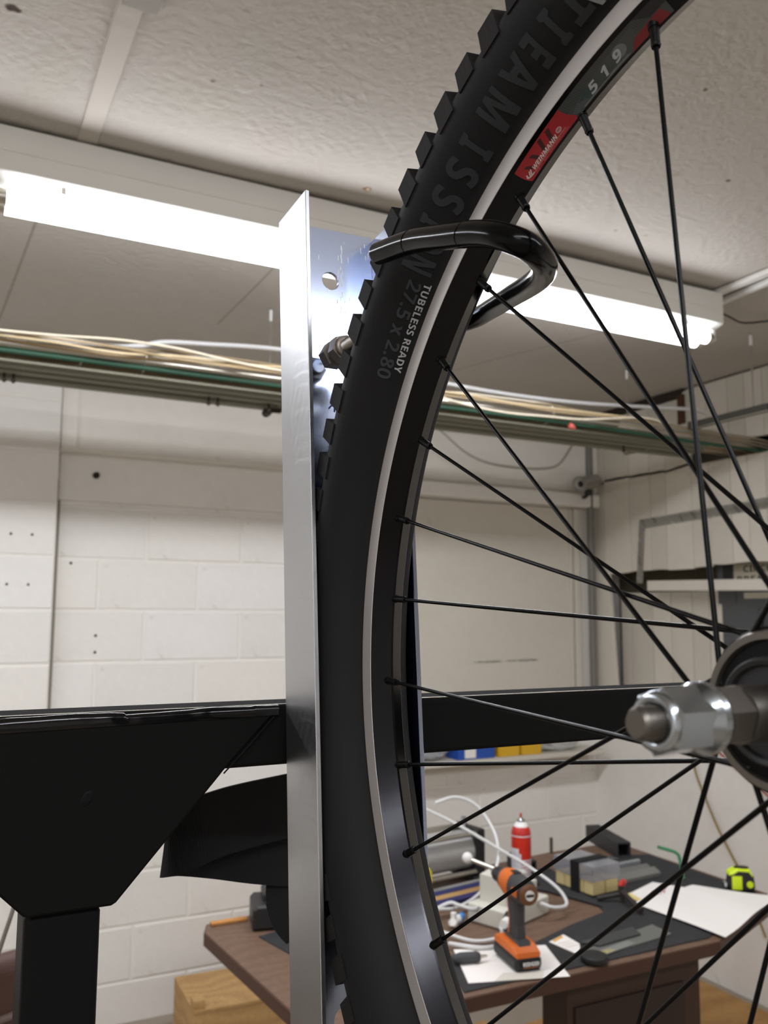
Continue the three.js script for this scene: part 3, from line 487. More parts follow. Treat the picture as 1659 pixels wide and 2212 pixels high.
// ================================================================ STEEL RACK BEHIND THE CHANNEL
{
  const rack = thing('rack_frame', 'black steel rack frame of square beam, gusset and post behind the channel', 'rack frame');
  const beam = part('beam', box(1.02, 0.0385, 0.0385, 0.2425, H - 0.0788, -0.5680, 0.0035), M.beamPaint2, rack);
  part('edge_highlight', box(1.02, 0.0006, 0.0012, 0.2425, H - 0.0596, -0.5525, 0.0002), M.emt, beam);  // thin bright strip standing in for the highlight along the top edge
  part('post', box(0.042, 1.42, 0.042, 0.0757, 0.70, -0.5725, 0.0042), M.blackPaint, rack);
  part('foot_plate', box(0.3, 0.012, 0.5, 0.0757, 0.006, -0.56, 0.003), M.blackPaint, rack);
  const gus = [[-0.055, -0.0655], [0.197, -0.0612], [0.2, -0.0645], [0.1665, -0.0985], [0.164, -0.1015], [0.1042, -0.1688], [0.1015, -0.1702], [0.0562, -0.1706], [0.0535, -0.1695], [-0.0145, -0.1015], [-0.055, -0.0985]];
  part('gusset', facets(poly(gus.map(([x, y]) => [x, y + H]), 0.046, 0.0016).translate(0, 0, -0.5922)), M.beamPaint2, rack);
  // folds pressed into the wrapped gusset
  part('fold', tube([W(0.199, -0.0668, -0.5463), W(0.183, -0.0835, -0.5462), W(0.1665, -0.1, -0.5463)], 0.0005, 12, 6), M.blackPaint, rack);
  part('dent', (() => { const g = new THREE.SphereGeometry(0.004, 12, 8); g.scale(0.8, 1.3, 0.14); g.rotateZ(-0.6); g.translate(0.085, H - 0.108, -0.5462); return g; })(), M.blackPaint, rack);
  // crinkled glossy film along the top edge
  seed = 808; const pos = [], idx = [], n = 220;
  for (let i = 0; i <= n; i++) {
    const x = -0.05 + 0.252 * i / n, k = 0.0008 * noise.noise(x * 60, 1, 2) + 0.0016 * noise.noise(x * 22, 5, 2), step = x < 0.022 ? -0.0008 : x < 0.105 ? 0.0008 + 0.001 * Math.sin((x - 0.022) / 0.083 * 3) : x < 0.185 ? 0 : 0.0004;
    const y0 = H - 0.0655 + (x + 0.055) * 0.017;
    for (const [dy, dz] of [[-0.0045, 0.0008], [-0.0015, 0.0017 + k], [0.0012 + step + k * 0.7, 0.0012], [0.0022 + step + k, -0.002], [0.0012 + step, -0.008]]) pos.push(x, y0 + dy, -0.5463 + dz);
    if (i < n) for (let j = 0; j < 4; j++) { const a = i * 5 + j, b = a + 5; idx.push(a, b, a + 1, b, b + 1, a + 1); }
  }
  const g = new THREE.BufferGeometry(); g.setAttribute('position', new THREE.Float32BufferAttribute(pos, 3)); g.setIndex(idx); g.computeVertexNormals(); g.setAttribute('uv', new THREE.Float32BufferAttribute(new Float32Array(pos.length / 3 * 2), 2));
  part('wrap_film', g, M.film, rack);
}
// ================================================================ WEBBING STRAP
function ribbon(pts, seg, width, thick) {                    // pts: [centre, across vector]; a strap with thickness
  const C = new THREE.CatmullRomCurve3(pts.map((p) => p[0]), false, 'centripetal'), A = new THREE.CatmullRomCurve3(pts.map((p) => p[1]), false, 'centripetal');
  const pos = [], uv = [], idx = []; let len = 0, last = null;
  for (let i = 0; i <= seg; i++) {
    const t = i / seg, c = C.getPoint(t), tan = C.getTangent(t), a = A.getPoint(t); a.addScaledVector(tan, -a.dot(tan)).normalize(); const nn = tan.clone().cross(a).normalize();
    if (last) len += c.distanceTo(last); last = c;
    for (const [s, d] of [[-0.5, -0.5], [0.5, -0.5], [0.5, 0.5], [-0.5, 0.5]]) { const p = c.clone().addScaledVector(a, s * width).addScaledVector(nn, d * thick); pos.push(p.x, p.y, p.z); uv.push(len * 18, s * width * 18); }
    if (i < seg) for (let k = 0; k < 4; k++) { const p = i * 4 + k, q = i * 4 + (k + 1) % 4; idx.push(p, q, p + 4, q, q + 4, p + 4); }
  }
  const g = new THREE.BufferGeometry(); g.setAttribute('position', new THREE.Float32BufferAttribute(pos, 3)); g.setAttribute('uv', new THREE.Float32BufferAttribute(uv, 2)); g.setIndex(idx); return facets(g);
}
{
  const up = V(0, 1, 0.05);
  const strap = one('webbing_strap', ribbon([
    [W(0.300, -0.1440, -0.660), V(0.02, 1, 0.1)], [W(0.243, -0.1480, -0.652), V(0.03, 1, 0.08)], [W(0.200, -0.1520, -0.645), V(0.05, 1, 0.05)], [W(0.174, -0.1565, -0.640), V(0.09, 1, 0)], [W(0.161, -0.1605, -0.645), V(0.11, 1, -0.05)],
    [W(0.1590, -0.1650, -0.658), V(0.14, 1, -0.15)], [W(0.172, -0.1680, -0.668), V(0.12, 1, -0.25)], [W(0.20, -0.1745, -0.672), V(0.12, 1, -0.3)], [W(0.235, -0.1825, -0.670), V(0.14, 1, -0.3)], [W(0.29, -0.192, -0.668), V(0.1, 1, -0.3)]], 90, 0.049, 0.0018), M.nylon, 'black nylon webbing strap folded back on itself behind the aluminum channel', 'strap');
  part('strap_tail', ribbon([[W(0.268, -0.196, -0.668), V(1, 0.3, 0)], [W(0.264, -0.212, -0.664), V(1, 0.05, 0.1)], [W(0.264, -0.224, -0.660), V(1, -0.35, 0.25)], [W(0.272, -0.235, -0.656), V(1, -0.8, 0.3)]], 30, 0.05, 0.0018), M.nylon, strap);
}

// ================================================================ CABLES AND PIPES UNDER THE CEILING
{
  const tray = thing('cable_tray', 'olive painted metal cable tray hanging below the ceiling across the room', 'cable tray');
  const olive = std({ color: 0x7d7a68, roughness: 0.6, metalness: 0.1 });
  for (const [y, z, h] of [[0.688, -2.76, 0.02], [0.694, -2.71, 0.012], [0.700, -2.67, 0.012], [0.706, -2.645, 0.010]]) part('rail', box(4.1, h, 0.03, 0.82, H + y, z, 0.002), olive, tray);
  for (let i = 0; i < 9; i++) part('rung', box(0.04, 0.006, 0.13, -0.95 + i * 0.4, H + 0.7035, -2.735, 0.002), olive, tray);
  for (const x of [0.994, 2.624]) part('hanger_bar', box(0.022, 0.008, 0.14, x, H + 0.689, -2.79, 0.002), olive, tray);
  for (const x of [0.142, 0.167, 0.748, 0.778, 0.951, 2.487]) part('bolt', merge([cyl(0.004, 0.004, 0.03, 8, x, H + 0.676, -2.72), at(new THREE.CylinderGeometry(0.008, 0.008, 0.006, 6), x, H + 0.668, -2.72)]), M.darkWood, tray);
  part('clamp', merge([at(cyl(0.014, 0.014, 0.02, 12), 0.955, H + 0.665, -2.75, Math.PI / 2), box(0.05, 0.016, 0.012, 0.98, H + 0.676, -2.75, 0.003)]), M.darkWood, tray);
  for (const [x, z, y0] of [[0.994, -2.84, 0.69], [2.624, -2.84, 0.69], [2.70, -2.25, 0.779]]) {
    part('hanger_rod', cyl(0.0028, 0.0028, CEIL - (H + y0), 8, x, (CEIL + H + y0) / 2, z), std({ color: 0x8d8a82, roughness: 0.6 }), tray);
    part('rod_anchor', cyl(0.006, 0.006, 0.04, 10, x, CEIL - 0.03, z), M.white, tray);
  }
}
const pipeZ = [];
one('conduit', tube([W(-1.2, 0.772, -2.815), W(0.2, 0.772, -2.815), W(1.0, 0.77, -2.815), W(1.9, 0.768, -2.815), W(2.6, 0.75, -2.83)], 0.0125, 60, 14), M.emt, 'shiny metal conduit along the far side of the cable bundle', 'conduit');
one('conduit', tube([W(-1.2, 0.743, -2.60), W(0.4, 0.743, -2.60), W(1.2, 0.743, -2.60), W(2.0, 0.743, -2.60), W(2.35, 0.743, -2.60)], 0.0115, 60, 14), M.emt, 'shiny metal conduit lying just above the green pipe', 'conduit');
one('green_pipe', tube([W(-1.2, 0.722, -2.605), W(0.4, 0.724, -2.605), W(1.2, 0.722, -2.605), W(2.1, 0.722, -2.606), W(2.6, 0.712, -2.60), W(2.95, 0.697, -2.56), W(3.25, 0.694, -2.54)], 0.008, 60, 12), std({ color: 0x1d4430, roughness: 0.6 }), 'dark green pipe running under the shiny conduit beside the cable tray', 'pipe');
{ // armoured flexible conduit
  const c = new THREE.CatmullRomCurve3([W(-1.2, 0.772, -2.602), W(0.4, 0.773, -2.602), W(0.50, 0.788, -2.60), W(0.57, 0.812, -2.61), W(0.714, 0.830, -2.62), W(0.943, 0.847, -2.62), W(1.25, 0.836, -2.62), W(1.57, 0.814, -2.62), W(1.849, 0.806, -2.62), W(2.174, 0.812, -2.62), W(2.6, 0.840, -2.62), W(2.80, 0.853, -2.62), W(2.86, 0.85, -2.63)], false, 'centripetal');
  const N = 900, base = new THREE.TubeGeometry(c, N, 0.0075, 10), p = base.attributes.position, L = c.getLength();
  for (let i = 0; i <= N; i++) { const q = c.getPointAt(i / N), k = 1 + 0.14 * Math.sin(i / N * L / 0.011 * Math.PI * 2); for (let j = 0; j <= 10; j++) { const m = i * 11 + j; p.setXYZ(m, q.x + (p.getX(m) - q.x) * k, q.y + (p.getY(m) - q.y) * k, q.z + (p.getZ(m) - q.z) * k); } }
  base.computeVertexNormals();
  one('armored_conduit', base, std({ color: 0xe6e6e6, roughness: 0.4, metalness: 0.35 }), 'white ribbed flexible conduit arching over the cable bundle', 'conduit');
}
{ // the bundle of cables: each its own, fanning into the hole in the right wall
  seed = 2024; const tones = [0xbfae8c, 0xd2c6ae, 0xa9977a, 0xc9b99a, 0x8f7d62, 0xd8d0c0, 0x9d9686, 0xb49f7c];
  const mats = tones.map((c) => std({ color: c, roughness: 0.5 }));
  const sags = [[1.7, 0.03], [2.2, 0.05], [0.6, 0.012]];
  const toneName = ['tan', 'cream', 'brown-grey', 'beige', 'dark tan', 'off-white', 'grey', 'straw-coloured'];
  const wave = (x, z) => 0.0045 * noise.noise(x * 1.6, 4, z * 2) + 0.003 * noise.noise(x * 3.7, 9, z * 2);
  for (let i = 0; i < 35; i++) {                             // five layers of seven, running side by side
    const row = Math.floor(i / 7), col = i % 7, y0 = 0.7405 + 0.0122 * row, z0 = -2.792 + 0.0225 * col + (row % 2) * 0.009, r = rr(0.0028, 0.0045), pts = [], k = rr(-2, 2);
    for (let x = -1.2; x < 2.5; x += 0.19) pts.push(W(x, y0 + wave(x, row * 0.05) + 0.0022 * noise.noise(x * 5, i, 1), z0 + 0.004 * noise.noise(x * 2, i, 7) + wave(x + 9, col * 0.02)));
    const ye = 0.7215 + 0.0075 * row, ze = -2.80 + 0.038 * col + (row % 2) * 0.012;
    for (const [x, t] of [[2.62, 0.15], [2.82, 0.55], [2.98, 0.9], [3.10, 1]]) pts.push(W(x, y0 * (1 - t) + ye * t, z0 * (1 - t) + ze * t));
    pts.push(W(3.28, ye - 0.02, ze));
    const tone = (i * 5 + row) % 8;
    one('cable', tube(pts, r, 110, 6), mats[tone], `thin ${toneName[tone]} cable lying in the ${['bottom', 'second', 'middle', 'fourth', 'top'][row]} layer of the overhead bundle`, 'cable', 'cables bundled on the overhead tray');
  }
  const loose = std({ color: 0xd6ccb8, roughness: 0.5 });
  const lm = [0xb89d72, 0xd6ccb8, 0x8d7a5c, 0xc8b48e, 0xa58f6c, 0xdacfb8].map((c) => std({ color: c, roughness: 0.5 }));
  ['tan cable weaving highest across the front of the bundle', 'cream cable crossing the green pipe at the left', 'brown cable snaking along the front of the bundle', 'beige cable lying low in front of the shiny conduit', 'tan-brown cable dipping and rising in front of the tray', 'off-white cable drooping nearest the viewer right of the tire'].forEach((label, i) => {
    const pts = [], z = -2.578 + 0.0085 * i;                 // each wanders in a plane of its own
    for (let x = -1.1; x < 2.3; x += 0.17) pts.push(W(x, 0.758 + 0.034 * noise.noise(x * 1.35, i * 3.3, 2) + 0.016 * noise.noise(x * 3.6, i * 5.1, 6) - (i === 5 && x > 1.3 ? 0.055 * Math.sin(Math.min(1, (x - 1.3) / 0.95) * Math.PI) : 0), z));
    pts.push(W(2.42, 0.762, z), W(2.55, 0.77 - 0.004 * i, z));
    one('loose_cable', tube(pts, rr(0.0032, 0.0044), 130, 7), lm[i], label, 'cable');
  });
  for (const [x, l] of [[0.34, 'left of the armored conduit'], [0.52, 'where the armored conduit begins'], [2.03, 'right of the tire near the red connector']]) {
    const g = new THREE.TorusGeometry(0.038, 0.0022, 6, 30); g.scale(1.9, 1, 1); g.rotateY(Math.PI / 2); g.translate(x, H + 0.755, -2.66);
    one('cable_tie', g, M.white, 'white cable tie around the overhead bundle ' + l, 'cable tie');
  }
  one('wire_connector', at(lathe([[0.001, 0], [0.006, 0.001], [0.011, 0.016], [0.011, 0.03], [0.001, 0.031]], 12), 2.10, H + 0.69, -2.555, 0.3, 0, 1.2), std({ color: 0xb8564a, roughness: 0.5 }), 'small red wire connector hanging under the overhead cables', 'connector');
  // thin black leads going up to the light
  one('black_wire', tube([W(2.30, 1.03, -2.06), W(2.42, 1.035, -2.10), W(2.53, 1.04, -2.13), W(2.62, 1.04, -2.05), W(2.9, 1.045, -1.9)], 0.0035, 30, 6), M.blackPlastic, 'black wire leaving the right end of the strip light', 'wire');
  one('grey_cable', tube([W(1.9, 0.88, -3.45), W(2.001, 0.851, -3.42), W(2.162, 0.747, -3.42), W(2.3, 0.705, -3.42), W(2.476, 0.697, -3.42), W(2.62, 0.708, -3.43), W(2.727, 0.74, -3.45), W(2.86, 0.845, -3.52), W(2.95, 0.95, -3.55)], 0.0055, 60, 8), std({ color: 0xa7a49c, roughness: 0.55 }), 'grey cable sagging in a loop in front of the back wall beam', 'cable');
}
{ // support strut at the right end of the tray, with its clamp
  const s = thing('support_strut', 'dark slotted metal strut sticking out over the hole in the plank wall', 'strut');
  const g = box(0.024, 0.030, 0.36, 0, 0, 0, 0.003); g.rotateY(0.0); part('strut', g.translate(2.70, H + 0.762, -2.36), std({ color: 0x3b3a33, roughness: 0.6 }), s);
  part('strut_lip', box(0.006, 0.004, 0.36, 2.691, H + 0.749, -2.36, 0.001), M.emt, s);
  part('end_block', box(0.03, 0.036, 0.03, 2.70, H + 0.762, -2.55, 0.004), M.steelDark, s);
}
{ // surface raceways leaving the light
  one('raceway', worldUV(box(0.032, 0.016, 0.95, 2.24, H + 1.054, -1.55, 0.003)), M.whiteMetal, 'white surface raceway on the ceiling running from the end of the strip light', 'raceway');
  const g = box(0.024, 0.018, 0.34, 0, 0, 0, 0.004); g.rotateY(-0.06); g.translate(2.30, H + 1.05, -1.9);
  one('raceway', g, M.white, 'short white raceway stub beside the strip light end', 'raceway');
}
// ================================================================ CORNER: CAMERA, PIPE
{
  const pipe = M.emt;
  one('corner_pipe', tube([W(3.04, 0.90, -3.59), W(3.04, 0.7, -3.59), W(3.045, 0.3, -3.595), W(3.05, 0.0, -3.6), W(3.05, -0.55, -3.6)], 0.018, 40, 16), std({ color: 0x75736c, roughness: 0.5 }), 'grey vertical pipe in the room corner under the camera', 'pipe');
  const cam = thing('security_camera', 'small silver bullet security camera in the far corner under the beam', 'security camera', W(2.955, 0.672, -3.50)); cam.scale.setScalar(1.35);
  const d = V(-0.85, -0.2, 0.25).normalize(), Q = new THREE.Quaternion().setFromUnitVectors(V(0, 1, 0), d);
  const body = lathe([[0.001, -0.06], [0.022, -0.06], [0.027, -0.052], [0.027, 0.05], [0.030, 0.052], [0.030, 0.062], [0.026, 0.062], [0.024, 0.052], [0.001, 0.052]], 28); body.applyQuaternion(Q);
  part('housing', body, std({ color: 0xaaa9a4, metalness: 0.7, roughness: 0.4 }), cam);
  const lens = new THREE.SphereGeometry(0.017, 20, 10, 0, 7, 0, 1.3); lens.translate(0, 0.040, 0); lens.applyQuaternion(Q); part('lens', lens, phys({ color: 0x15161a, roughness: 0.1 }), cam);
  part('mount', merge([tube([V(0.01, -0.01, 0), V(0.012, -0.045, -0.02), V(0.03, -0.05, -0.08), V(0.03, -0.045, -0.09)], 0.007, 16, 8), at(cyl(0.014, 0.014, 0.016, 12), 0.0, -0.04, 0, 0.3)]), M.blackPlastic, cam);
}
// ================================================================ ON THE RIGHT WALL
{
  const foilMap = srgb(canvas(512, 512, (x, w, h) => { x.fillStyle = '#b4b2a8'; x.fillRect(0, 0, w, h); seed = 11; for (let i = 0; i < 26; i++) { x.save(); x.translate(rr(0, w), rr(0, h)); x.rotate(rr(0.6, 1.0)); x.fillStyle = i % 3 ? `rgba(80,76,66,${rr(0.35, 0.7)})` : `rgba(235,232,225,${rr(0.4, 0.8)})`; x.fillRect(0, 0, rr(40, 110), rr(8, 20)); x.restore(); } }));
  const foil = std({ color: 0xffffff, map: foilMap, roughness: 0.35, metalness: 0.55, bumpMap: rep(T.paint, 6), bumpScale: 0.006 });
  const F = thing('foil_tape', 'crinkled silver foil tape in an L shape on the white planks', 'tape');
  const strip = (a, b, w, name) => {                        // crumpled strip on the plank face, a and b as [z, y]
    const n = 40, m = 5, pos = [], idx = [], dz = b[0] - a[0], dy = b[1] - a[1], L = Math.hypot(dz, dy), pz = -dy / L, py = dz / L;
    for (let i = 0; i <= n; i++) for (let j = 0; j <= m; j++) { const t = i / n, s = (j / m - 0.5) * w; pos.push(RIGHT - 0.001 - (j === 0 || j === m ? 0 : 0.0015 + 0.002 * noise.noise(t * 26, j * 0.9, w * 50)), H + a[1] + dy * t + py * s + 0.003 * noise.noise(t * 14, 3, j * 0.3), a[0] + dz * t + pz * s); }
    for (let i = 0; i < n; i++) for (let j = 0; j < m; j++) { const p = i * (m + 1) + j, q = p + m + 1; idx.push(p, p + 1, q, q, p + 1, q + 1); }
    const g = new THREE.BufferGeometry(); g.setAttribute('position', new THREE.Float32BufferAttribute(pos, 3)); g.setAttribute('uv', new THREE.Float32BufferAttribute(pos.flatMap((v, i) => i % 3 ? [v * 4] : []), 2)); g.setIndex(idx); part(name, facets(g), foil, F);
  };
  strip([-3.29, 0.444], [-2.3, 0.477], 0.046, 'tape_strip'); strip([-3.275, 0.44], [-3.302, 0.153], 0.044, 'tape_strip');
  one('white_board', worldUV(box(0.02, 0.049, 1.4, 0, 0, 0, 0.002).rotateX(0.0169).translate(RIGHT - 0.012, H + 0.1265, -2.53)), M.plank[2], 'long horizontal white board across the opening in front of the grey panel', 'board');
  const s = 3.2 / 3.1;
  const P = thing('breaker_panel', 'grey electrical breaker panel with sign, partly hidden behind the wheel hub', 'electrical panel', V(3.2, H, -2.5));
  const pm = std({ color: 0x55585a, roughness: 0.5, metalness: 0.3 }), pd = std({ color: 0x494c4e, roughness: 0.5, metalness: 0.3 });
  part('cabinet', box(0.06, 0.72, 0.76, 0.02, -0.12, 0.0, 0.004), pm, P);
  part('door', box(0.012, 0.5, 0.52, -0.014, -0.22, 0.08, 0.004), pd, P);
  part('latch', box(0.012, 0.05, 0.035, -0.024, -0.045, -0.165, 0.003), M.blackPlastic, P);
  part('label_strip', box(0.004, 0.026, 0.5, -0.012, 0.085, -0.0, 0.001), std({ color: 0xc8c2b0, roughness: 0.7 }), P);
  part('knockout', box(0.006, 0.08, 0.055, -0.012, 0.19, -0.335, 0.002), M.blackPlastic, P);
  const sign = srgb(canvas(1024, 328, (x, w, h) => { x.fillStyle = '#b8b19c'; x.fillRect(0, 0, w, h); x.fillStyle = '#1d1b18'; x.font = 'bold 118px sans-serif'; x.textAlign = 'left'; x.textBaseline = 'alphabetic'; const f = (t, y, x0, wd) => { const m = x.measureText(t).width; x.save(); x.translate(x0, y); x.scale(wd / m, 1); x.fillText(t, 0, 0); x.restore(); }; f('CIRCUIT', 112, 142, 600); f('BREAKER', 246, 36, 711); x.fillStyle = 'rgba(90,80,60,0.3)'; x.fillRect(0, 62, 100, 5); }));
  part('sign', (() => { const g = new THREE.BoxGeometry(0.003, 0.115, 0.36); g.translate(-0.013, 0.1705, -0.12); return g; })(), [pm, std({ map: sign, roughness: 0.6 }), pm, pm, pm, pm], P);
  part('sign_backing', box(0.002, 0.18, 0.1, -0.0115, 0.14, -0.345, 0), pm, P);
  one('yellow_cord', tube([W(3.08, -0.55, -2.97), W(3.085, -0.68, -2.975), W(3.085, -0.798, -2.92), W(3.085, -0.922, -2.85), W(3.085, -1.02, -2.78), W(3.085, -1.091, -2.73), W(3.08, -1.3, -2.62)], 0.0045, 40, 6), std({ color: 0x8d7430, roughness: 0.6 }), 'thin yellow-brown cord hanging down the right wall above the tape measure', 'cord');
  one('red_cord', tube([W(3.085, -0.50, -2.93), W(3.085, -0.588, -2.84), W(3.085, -0.65, -2.73), W(3.085, -0.725, -2.60), W(3.085, -0.85, -2.4)], 0.005, 30, 6), std({ color: 0x9c4a3c, roughness: 0.6 }), 'thin red cord running down the right wall below the wheel hub', 'cord');
}
// ================================================================ SHELF WITH BINS ON THE BACK WALL
{
  const sh = thing('wall_shelf', 'painted white shelf board on the back wall below the black beam', 'shelf');
  part('shelf_board', worldUV(box(1.22, 0.022, 0.15, 2.42, H - 0.681, BACK + 0.085, 0.003)), M.plank[2], sh);
  part('cleat', worldUV(box(1.22, 0.05, 0.03, 2.42, H - 0.718, BACK + 0.018, 0.003)), M.plank[0], sh);
  const bin = (x, w, h, color, label, name = 'storage_bin') => {
    const b = thing(name, label, 'bin', W(x, -0.669, BACK + 0.09)), m = std({ color, roughness: 0.4 });
    const front = poly([[-w / 2 + 0.006, 0], [w / 2 - 0.006, 0], [w / 2, h * 0.62], [-w / 2, h * 0.62]], 0.003, 0.0006); front.translate(0, 0, 0.05); part('front', front, m, b);
    for (const s of [-1, 1]) part('side', poly([[-0.055, 0], [0.05, 0], [0.053, h * 0.62], [0.01, h], [-0.055, h]], 0.003, 0.0006).rotateY(-Math.PI / 2).translate(s * (w / 2 - 0.002) + 0.0015, 0, 0), m, b);
    part('back', box(w - 0.004, h, 0.003, 0, h / 2, -0.054, 0.0008), m, b); part('bottom', box(w - 0.01, 0.003, 0.105, 0, 0.0015, -0.002, 0.0008), m, b);
    return b;
  };
  const blue = bin(2.277, 0.205, 0.09, 0x1d4fa8, 'blue plastic bin with a white label on the back wall shelf');
  part('label_card', box(0.06, 0.04, 0.001, -0.035, 0.026, 0.0542, 0), M.paper, blue);
  bin(2.46, 0.12, 0.085, 0xd9a91f, 'yellow plastic bin next to the blue bin on the shelf');
  bin(2.59, 0.12, 0.085, 0xd9a91f, 'yellow plastic bin at the right beside the clear bag');
  seed = 66;
  const bag = new THREE.IcosahedronGeometry(1, 4), p = bag.attributes.position;
  for (let i = 0; i < p.count; i++) { const v = V(p.getX(i), p.getY(i), p.getZ(i)), k = 1 + 0.35 * noise.noise(v.x * 2.6, v.y * 2.6, v.z * 2.6) + 0.12 * noise.noise(v.x * 8, v.y * 8, v.z * 8); p.setXYZ(i, v.x * 0.125 * k, v.y * 0.045 * k, v.z * 0.05 * k); }
  bag.computeVertexNormals();
  one('plastic_bag', bag.clone().translate(2.79, H - 0.626, BACK + 0.08), phys({ color: 0xb4b4b2, roughness: 0.18, specularIntensity: 1, clearcoat: 0.6 }), 'crumpled clear plastic bag on the right end of the shelf', 'bag');
  one('plastic_bag', bag.clone().scale(0.85, 1.0, 1).translate(2.05, H - 0.62, BACK + 0.08), phys({ color: 0x9a9ea0, roughness: 0.25 }), 'grey crumpled plastic bag left of the blue bin on the shelf', 'bag');
}
// ================================================================ THE DESK
const DY = H - 0.84;                                          // its top
{
  const d = thing('work_desk', 'brown wood-grain desk with black mats in the corner behind the wheel', 'desk');
  const grain = std({ map: T.wood, roughness: 0.55 }), edge = std({ color: 0x4a2d1c, roughness: 0.6 });
  const topP = [[0.682, -2.374], [0.73, -1.735], [1.86, -1.728], [2.215, -1.872], [2.305, -1.95], [2.305, -2.62], [1.99, -2.612], [0.706, -2.435]];
  const uvw = (g, s = 1.2) => worldUV(g, s);
  part('desktop', uvw(flat(topP, DY, 0.032, 0.002)), [grain, edge], d);
  part('edge_band', uvw((() => { const o = topP, c = [1.45, -2.15], g = []; for (let i = 0; i < o.length; i++) { const a = o[i], b = o[(i + 1) % o.length], A = V(a[0], DY - 0.017, a[1]), B = V(b[0], DY - 0.017, b[1]), L = A.distanceTo(B), m = A.clone().add(B).multiplyScalar(0.5), bx = box(L, 0.031, 0.003, 0, 0, 0, 0.0008); bx.rotateY(-Math.atan2(b[1] - a[1], b[0] - a[0])); bx.translate(m.x, m.y, m.z); g.push(bx); } return merge(g); })()), edge, d);
  const pb = std({ color: 0x3b2416, roughness: 0.6 });
  part('pedestal', uvw(box(0.44, DY - 0.034, 0.1, 1.64, (DY - 0.034) / 2, -1.85, 0.003)), pb, d);
  part('pedestal_panel', uvw(box(0.36, DY - 0.12, 0.008, 1.62, (DY - 0.1) / 2, -1.797, 0.002)), std({ color: 0x2c1a10, roughness: 0.65 }), d);
  part('leg', uvw(box(0.05, DY - 0.034, 0.05, 0.985, (DY - 0.034) / 2, -2.02, 0.003)), pb, d);
  part('leg', uvw(box(0.05, DY - 0.034, 0.05, 1.2, (DY - 0.034) / 2, -2.35, 0.003)), pb, d);
  const rm = std({ map: T.rubber, roughness: 0.8 });
  one('black_mat', uvw(flat([[1.10, -1.755], [1.85, -1.755], [2.2, -1.9], [2.28, -1.97], [2.285, -2.43], [2.14, -2.47], [1.88, -2.40], [1.74, -2.03], [1.59, -1.99], [1.40, -1.92], [1.16, -1.95]], DY + 0.003, 0.003), 2), rm, 'black rubber mat covering the front and right of the desk', 'mat');
  one('black_mat', uvw(flat([[0.80, -2.28], [0.99, -2.33], [1.08, -1.98], [0.95, -1.86], [0.86, -2.0]], DY + 0.003, 0.003), 2), rm, 'black rubber mat on the left end of the desk beside the channel', 'mat');
  one('black_mat', uvw(flat([[1.55, -2.44], [1.86, -2.44], [1.76, -2.06], [1.70, -2.25]], DY + 0.0065, 0.003), 2), rm, 'small black mat under the clear box on the desk', 'mat');
  one('wood_offcut', uvw(box(0.10, 0.008, 0.022, 0.762, DY + 0.0045, -2.418, 0.002).rotateY(0)), std({ map: T.ply, color: 0xffe0b8, roughness: 0.7 }), 'pale wood offcut on the back left edge of the desk', 'wood');
  const bb = thing('black_power_brick', 'black moulded plastic case standing on the left of the desk', 'case', V(0.90, DY + 0.003, -2.36), -0.25);
  part('body', poly([[-0.09, 0], [0.09, 0], [0.09, 0.05], [0.06, 0.062], [-0.08, 0.062], [-0.09, 0.052]], 0.13, 0.006).translate(0, 0, -0.065), M.blackPlastic, bb);
  part('lid', box(0.12, 0.022, 0.09, -0.0, 0.071, -0.02, 0.006), M.blackPlastic, bb);
}
const onDesk = DY + 0.0032;
